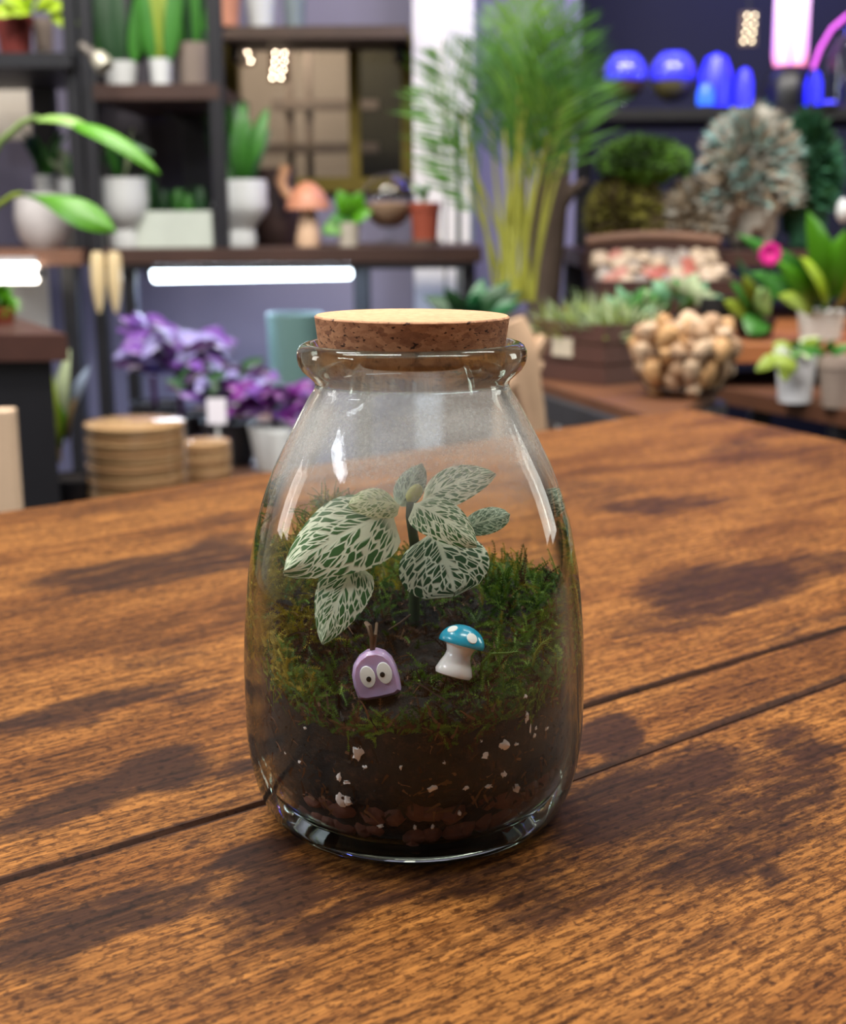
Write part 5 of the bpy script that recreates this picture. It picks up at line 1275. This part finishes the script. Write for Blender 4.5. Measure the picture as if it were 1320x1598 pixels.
t, c, r_ = potted('dark_pot', 'dark pot with broad green leaves on the display table, left of the white pot', 1150, 1215, 500, 2.24, zc0, dark_board, .8)
for (a, b, wd, m) in (((1180, 490), (1196, 450), 22, mat('leaf_variegated', (170, 205, 130), .4, var=.3)), ((1180, 480), (1160, 430), 13, leafy), ((1175, 488), (1140, 440), 12, leafg), ((1185, 490), (1170, 520), 24, leafg), ((1180, 485), (1220, 440), 17, leafg), ((1170, 495), (1130, 470), 14, leafy), ((1175, 490), (1150, 400), 9, leafd)):
    strap(t, P(*a, 2.22), P(*b, 2.17), S(wd, 2.2), m)
mb = MB(); mb.tube([c, P(1195, 440, 2.14), P(1200, 400, 2.045)], .002, 5); mb.build('flower_stalk', leafd, t)
fl = MB()
for k in range(9): a = 2*math.pi*k/9; p = P(1201, 396, 2.04); fl.leaf(p, p + Vector((math.cos(a)*.018, -.004, math.sin(a)*.018)), (0, -1, 0), .008, .1, .1, 5, 1)
fl.build('flower', mat('magenta_petal', (206, 24, 130), .5, var=.15), t)
o = MB(); c = P(1316, 328, 2.4); o.blob(c, (S(11, 2.4), S(11, 2.4), S(18, 2.4)), .05, n=14); 
t = thing('pale_egg_ornament', 'white egg shaped ornament on a thin stand at the right edge', 'ornament', (c.x, c.y, zc0)); o.build('egg', white_cer, t)
mb = MB(); mb.tube([Vector((c.x, c.y, zc0)), Vector((c.x, c.y, zc0 + .004)), Vector((c.x, c.y, zc0 + .006)), c], [.02, .02, .003, .003], 10); mb.build('stand', black, t)
# trunk with shells
tx0, tx1, ty0, ty1 = X(930, 2.40), X(1150, 2.40), 2.36, 2.54; zb0 = zc0
t = thing('open_trunk', 'dark brown trunk with raised curved lid, full of pinkish shells', 'trunk', ((tx0 + tx1) / 2, 2.45, zb0))
zr_ = ZZ(440, 2.36)
trm = mat('dark_trunk_wood', (58, 34, 28), .5, var=.3, scale=14)
for lo, hi in (((tx0, ty0, zb0), (tx1, ty0 + .01, zr_)), ((tx0, ty1 - .01, zb0), (tx1, ty1, zr_)), ((tx0, ty0 + .0105, zb0), (tx0 + .01, ty1 - .0105, zr_)), ((tx1 - .01, ty0 + .0105, zb0), (tx1, ty1 - .0105, zr_)), ((tx0 + .0105, ty0 + .0105, zb0), (tx1 - .0105, ty1 - .0105, zb0 + .01))): cbox(lo, hi).build('side', trm, t, False)
zl0, zl1 = zr_ + .002, ZZ(374, 2.56)
mb = MB(); n_ = 16; vs = []
for i in range(n_ + 1):
    u = i / n_; x = tx0 + (tx1 - tx0) * u; zz = zl1 - .010 * (2 * u - 1) ** 2
    for y, z in ((ty1 + .002, zl0), (ty1 + .002, zz), (ty1 + .014, zz), (ty1 + .014, zl0)): vs.append((x, y, z))
fs = [(i*4+k, i*4+(k+1)%4, i*4+4+(k+1)%4, i*4+4+k) for i in range(n_) for k in range(4)] + [(0,1,2,3), (n_*4+3, n_*4+2, n_*4+1, n_*4)]
mb.add(vs, fs); mb.build('lid', trm, t, False)
mb = MB(); mb.tube([(tx0 + (tx1 - tx0) * i / 12, ty1 + .008, zl1 + .004 - .010 * (2 * i / 12 - 1) ** 2) for i in range(13)], .010, 10); mb.build('lid_rim', mat('tan_leather_rim', (112, 80, 62), .6), t)
shm = [mat('pink_shell', (166, 112, 98), .5, var=.25, scale=60), mat('cream_shell', (176, 156, 134), .5, var=.2, scale=60), mat('grey_shell', (140, 130, 122), .6, var=.2, scale=60), mat('coral_shell', (160, 86, 72), .5, var=.25, scale=60)]
src = []
for i in range(4):
    mb = MB(); mb.lathe([(0, 0), (.016, .001), (.019, .004), (.016, .010), (.010, .016), (.004, .021), (0, .023)], (0, 0, 0), 12); 
    mb.v = [(x * (1 + .12 * math.sin(8 * math.atan2(y, x))), y * 1.2, z) for x, y, z in mb.v]; src.append(mb.build('seashell', shm[i]))
k = 0
for iy in range(4):
    for ix in range(9):
        ci_ = k if k < 4 else random.choice((0, 1, 1, 2, 2, 1, 3)); ob = src[k] if k < 4 else src[ci_].copy(); cn = ('pink', 'cream', 'grey', 'coral red')[ci_]
        if k >= 4: C.objects.link(ob)
        ob.location = (tx0 + .024 + ix * (tx1 - tx0 - .048) / 8 + rnd(-.004, .004), ty0 + .03 + iy * .038, zr_ - .012 + .012 * iy + rnd(0, .006)); ob.rotation_euler = (rnd(-.5, .9), rnd(-.5, .5), rnd(0, 6))
        tag(ob, 'ribbed %s seashell in the open trunk' % cn, 'shell', '%s seashells in the open trunk' % cn); k += 1
mb = MB(); mb.rawbox((tx0 + .011, ty0 + .011, zb0 + .011), (tx1 - .011, ty1 - .011, zr_ - .025)); mb.build('straw_fill', mat('straw', (120, 92, 70), .9), t, False)
# echeveria pot and dark bowl
t, c, r_ = potted('black_bowl', 'black bowl with blue green succulents before the open trunk', 1010, 1108, 498, 2.24, zc0, black, .6)
for i in range(46):
    a = rnd(0, 6.28); e = math.sqrt(random.random()); p = c + Vector((math.cos(a) * .05 * e, math.sin(a) * .04 * e, .01 + .045 * (1 - e))); d = Vector((math.cos(a) * .8, math.sin(a) * .6, .7)).normalized(); strap(t, p, p + d * .035, .010, [mat('leaf_blue_green', (92, 142, 104), .5, var=.2), leafg, leafw][i % 3])
t, c, r_ = potted('black_bowl', 'empty looking black round bowl right of the succulent bowl', 1092, 1146, 466, 2.22, zc0, mat('matte_black', (14, 14, 16), .7), .7)
t, c, r_ = potted('dark_pot', 'dark pot with mixed green leaves left of the succulent bowl', 955, 1012, 500, 2.22, zc0, dark_board, .8)
bush(t, c, 26, .05, .010, [leafg, leafd, mat('leaf_blue_green', (92, 142, 104), .5)], .9, .8)
# rear ledge with moss and lichen
zE = ZZ(396, 2.50)
t = thing('rear_ledge', 'dark rear ledge at the right carrying mossy and lichen covered mounds', 'shelf', (X(1100, 2.8), 2.8, 0))
cbox((X(905, 2.62), 2.565, zE - .03), (2.0, 3.05, zE)).build('board', trm, t, False)
for x in (X(905, 2.62) + .03, 1.95): cbox((x - .02, 2.98, zc0 + .001), (x + .02, 3.02, zE - .031)).build('leg', black, t, False)
def M_(label, px0, px1, py0, py1, Y, m, nm='moss_mound', cat='moss', n=1200, L=.022, hy=.6, sj=.3):
    c = P((px0 + px1) / 2, (py0 + py1) / 2, Y); r = (S((px1 - px0) / 2, Y), S((px1 - px0) / 2, Y) * .7, S((py1 - py0) / 2, Y))
    o = mound(None, nm, c, r, m, n, L, hy, sj); tag(o, label, cat); return o
lich = [mat('lichen_grey', (156, 152, 142), .9, var=.25), mat('lichen_teal', (136, 172, 166), .9, var=.25), mat('lichen_tan', (150, 132, 108), .9, var=.25)]
M_('tall grey and teal lichen covered mound below the pink lamp', 1098, 1238, 172, 395, 2.60, [lich[0], lich[0], lich[1], lich[2]], 'lichen_mound', 'lichen', 2400, .03)
M_('low brownish grey lichen mound at the foot of the tall lichen mound', 1035, 1130, 285, 400, 2.60, [lich[2], lich[0]], 'lichen_mound', 'lichen', 1000, .025)
mossc = [mat('cushion_moss_green', (72, 112, 22), .9, var=.3), mat('cushion_moss_dark', (40, 62, 18), .9, var=.3)]
M_('bright green cushion moss heap on a dark support behind the palm', 935, 1068, 222, 292, 2.60, mossc, n=1300)
M_('olive brown moss heap below the green cushion moss', 918, 1030, 278, 396, 2.60, [mat('olive_moss', (112, 108, 36), .9, var=.3), mat('brown_moss', (72, 58, 32), .9, var=.3)], n=1300)
M_('dark green fern mound right of the tall lichen mound', 1215, 1300, 180, 400, 2.64, [mat('fern_teal_green', (40, 92, 62), .8, var=.3), leafd], 'fern_mound', 'fern', 1200, .03)
mb = MB(); mb.tube([Vector((P(846, 470, 2.7).x, 2.7, 0)), P(848, 470, 2.7), P(854, 380, 2.7), P(862, 300, 2.7), P(876, 200, 2.7), P(884, 120, 2.7)], [.035, .032, .034, .032, .024, .015], 12); mb.tube([P(860, 340, 2.7), P(888, 300, 2.69), P(915, 282, 2.68)], [.018, .014, .006], 8)
o = mb.build('tree_branch', mat('grey_brown_bark', (86, 72, 62), .9, var=.4, scale=25, bump=.5), None, loc=Vector((P(846, 470, 2.7).x, 2.7, 0))); tag(o, 'thick grey brown branch standing between the palm and the moss heaps', 'branch')
# upper right ledge: globes and lamps
zD = ZZ(172, 2.75)
t = thing('globe_shelf', 'dark upper shelf at the right under the blue lit glass globes', 'shelf', (X(1100, 2.9), 2.9, zD))
cbox((X(918, 2.72), 2.735, zD - .022), (1.9, 3.05, zD)).build('board', mat('near_black_board', (18, 16, 20), .5), t, False)
for x in (X(918, 2.72) + .02, 1.85): cbox((x - .015, 3.0, zE + .001), (x + .015, 3.03, zD - .0225)).build('upright', black, t, False)
globe('glass_globe', 'glass globe terrarium lit blue, left of the two on the upper shelf', 976, 118, 36, 2.86, mat('brown_substrate', (92, 66, 48), .9, var=.3), zD, frac=.36, glow=True)
globe('glass_globe', 'glass globe terrarium lit blue with mossy filling, right of the two on the upper shelf', 1050, 118, 38, 2.86, mat('olive_substrate', (110, 98, 52), .9, var=.3), zD, frac=.36, glow=True)
def lamp_dome(label, px, py0, py1, rpx, Y, colr, es, nm='blue_lamp'):
    b = P(px, py1, Y); b.z = zD; h = ZZ(py0, Y) - zD; r = S(rpx, Y)
    t = thing('blue_lamp', label, 'lamp', b); mb = MB(); mb.lathe([(0, 0), (r * 1.02, 0), (r * 1.02, .006), (0, .006)], b, 24); mb.build('base', black, t)
    mb = MB(); mb.lathe([(0, .007), (r * .92, .007), (r, h * .3), (r * .95, h * .65), (r * .6, h * .92), (0, h)], b, 24); mb.build('shade', mat(nm, (60, 60, 255), .3, emit=colr, es=es), t)
lamp_dome('glowing deep blue domed lamp right of the two glass globes', 1115, 85, 172, 25, 2.80, (12, 14, 255), 1.3, 'lit_blue')
lamp_dome('small azure glowing lamp in front of the deep blue dome', 1100, 132, 172, 13, 2.765, (30, 110, 255), 1.3, 'lit_azure')
lamp_dome('slim blue glowing lamp left of the pink lamp', 1160, 108, 172, 13, 2.78, (40, 36, 255), 1.2, 'lit_indigo')
lamp_dome('slim blue glowing lamp right of the pink lamp stand', 1268, 112, 165, 13, 2.78, (16, 20, 255), 1.2, 'lit_blue2')
lamp_dome('small violet blue glowing lamp at the right, before the glass dome', 1292, 160, 190, 12, 2.74, (64, 56, 255), .9, 'lit_violet')
# pink lamp
b = P(1229, 165, 2.84); b.z = zD
t = thing('pink_tube_lamp', 'bright pink glowing cylinder lamp on a black base at the upper right', 'lamp', b); k = S(1, 2.84)
mb = MB(); zb1 = ZZ(108, 2.84) - zD; mb.lathe([(0, 0), (40*k, 0), (42*k, zb1*.4), (36*k, zb1*.8), (22*k, zb1), (0, zb1)], b, 28); mb.build('base', mat('black_plastic', (10, 10, 14), .4), t)
mb = MB(); zt2 = ZZ(-60, 2.84) - zD; mb.lathe([(0, zb1 + .001), (23*k, zb1 + .001), (26*k, zb1 + .02), (26*k, zt2), (0, zt2)], b, 28)
pk = bpy.data.materials.new('lit_pink'); pk.use_nodes = True; n = pk.node_tree.nodes; l = pk.node_tree.links; bb = n['Principled BSDF']
tc = n.new('ShaderNodeTexCoord'); sp = n.new('ShaderNodeSeparateXYZ'); l.new(tc.outputs['Object'], sp.inputs[0]); mr = n.new('ShaderNodeMapRange'); l.new(sp.outputs['Z'], mr.inputs[0]); mr.inputs['From Min'].default_value = zb1; mr.inputs['From Max'].default_value = zb1 + .12
rp = n.new('ShaderNodeValToRGB'); e = rp.color_ramp.elements; e[0].color = (*lin((255, 50, 120)), 1); e[1].color = (*lin((250, 170, 255)), 1); q = e.new(.3); q.color = (*lin((235, 100, 250)), 1); l.new(mr.outputs[0], rp.inputs[0]); l.new(rp.outputs[0], bb.inputs['Emission Color']); bb.inputs['Emission Strength'].default_value = 1.0
mb.build('tube', pk, t); cbox((b.x - 8*k, b.y - 27*k, b.z + zb1), (b.x - 5*k, b.y - 26*k, b.z + zt2)).build('seam', mat('violet_seam', (150, 60, 230), .4, emit=(160, 70, 240), es=.9), t, False)
# glass dome at the far right; added glowing arc stands for its pink reflection
t = thing('glass_cloche', 'large clear glass cloche with bluish ferns at the right edge', 'cloche', Vector((X(1335, 2.74), 2.76, zD - .0)))
c = Vector((X(1340, 2.80), 2.86, zD)); rr = S(60, 2.8)
mb = MB(); pf = [(rr, .002), (rr, .10)] + [(rr * math.cos(a), .10 + rr * math.sin(a)) for a in [math.pi/2*i/10 for i in range(1, 10)]] + [(.002, .10 + rr)]; mb.lathe(pf + [(r * .97, z * .985) for r, z in reversed(pf)], c, 36); mb.build('dome', dglass, t)
mb = MB(); mb.lathe([(0, .001), (rr*.9, .001), (rr*.9, .012), (0, .012)], c, 24); mb.build('wooden_base', trm, t)
pts = [P(1268, 108, 2.72), P(1280, 75, 2.72), P(1298, 45, 2.72), P(1325, 22, 2.72)]
t = thing('pink_arc_reflection', 'thin glowing pink arc standing for a reflection on the glass cloche, upper right edge', 'lamp', Vector((pts[0].x, pts[0].y, zD)))
mb = MB(); mb.tube(pts, .0042, 10); mb.build('tube', mat('arc_reflection', (220, 90, 220), .4, emit=(170, 60, 200), es=.7), t)  # added tube shape stands for the pink reflection on the cloche
mb = MB(); mb.tube([Vector((pts[0].x, pts[0].y, zD)), pts[0]], .005, 8); mb.build('holder', black, t)
cluster('double column of warm beads standing for bulbs reflected in dark glass, left of the pink lamp', [(1166, 24), (1178, 24), (1165, 38), (1177, 38), (1163, 51), (1175, 51), (1160, 64), (1173, 64)], 3.3, (235, 215, 170), 11, True)
area('blue_wall_fill', (X(1280, 3.3), 3.35, 1.75), (X(1280, 3.3), 3.75, 1.25), .6, .06, 3.0, (.12, .12, 1.0))  # unseen area light added to turn the alcove wall bluer
area('blue_led_strip', (X(1100, 2.9), 2.95, 1.62), (X(1100, 2.9), 3.1, .9), 1.0, .06, 3.5, (.10, .12, 1.0))
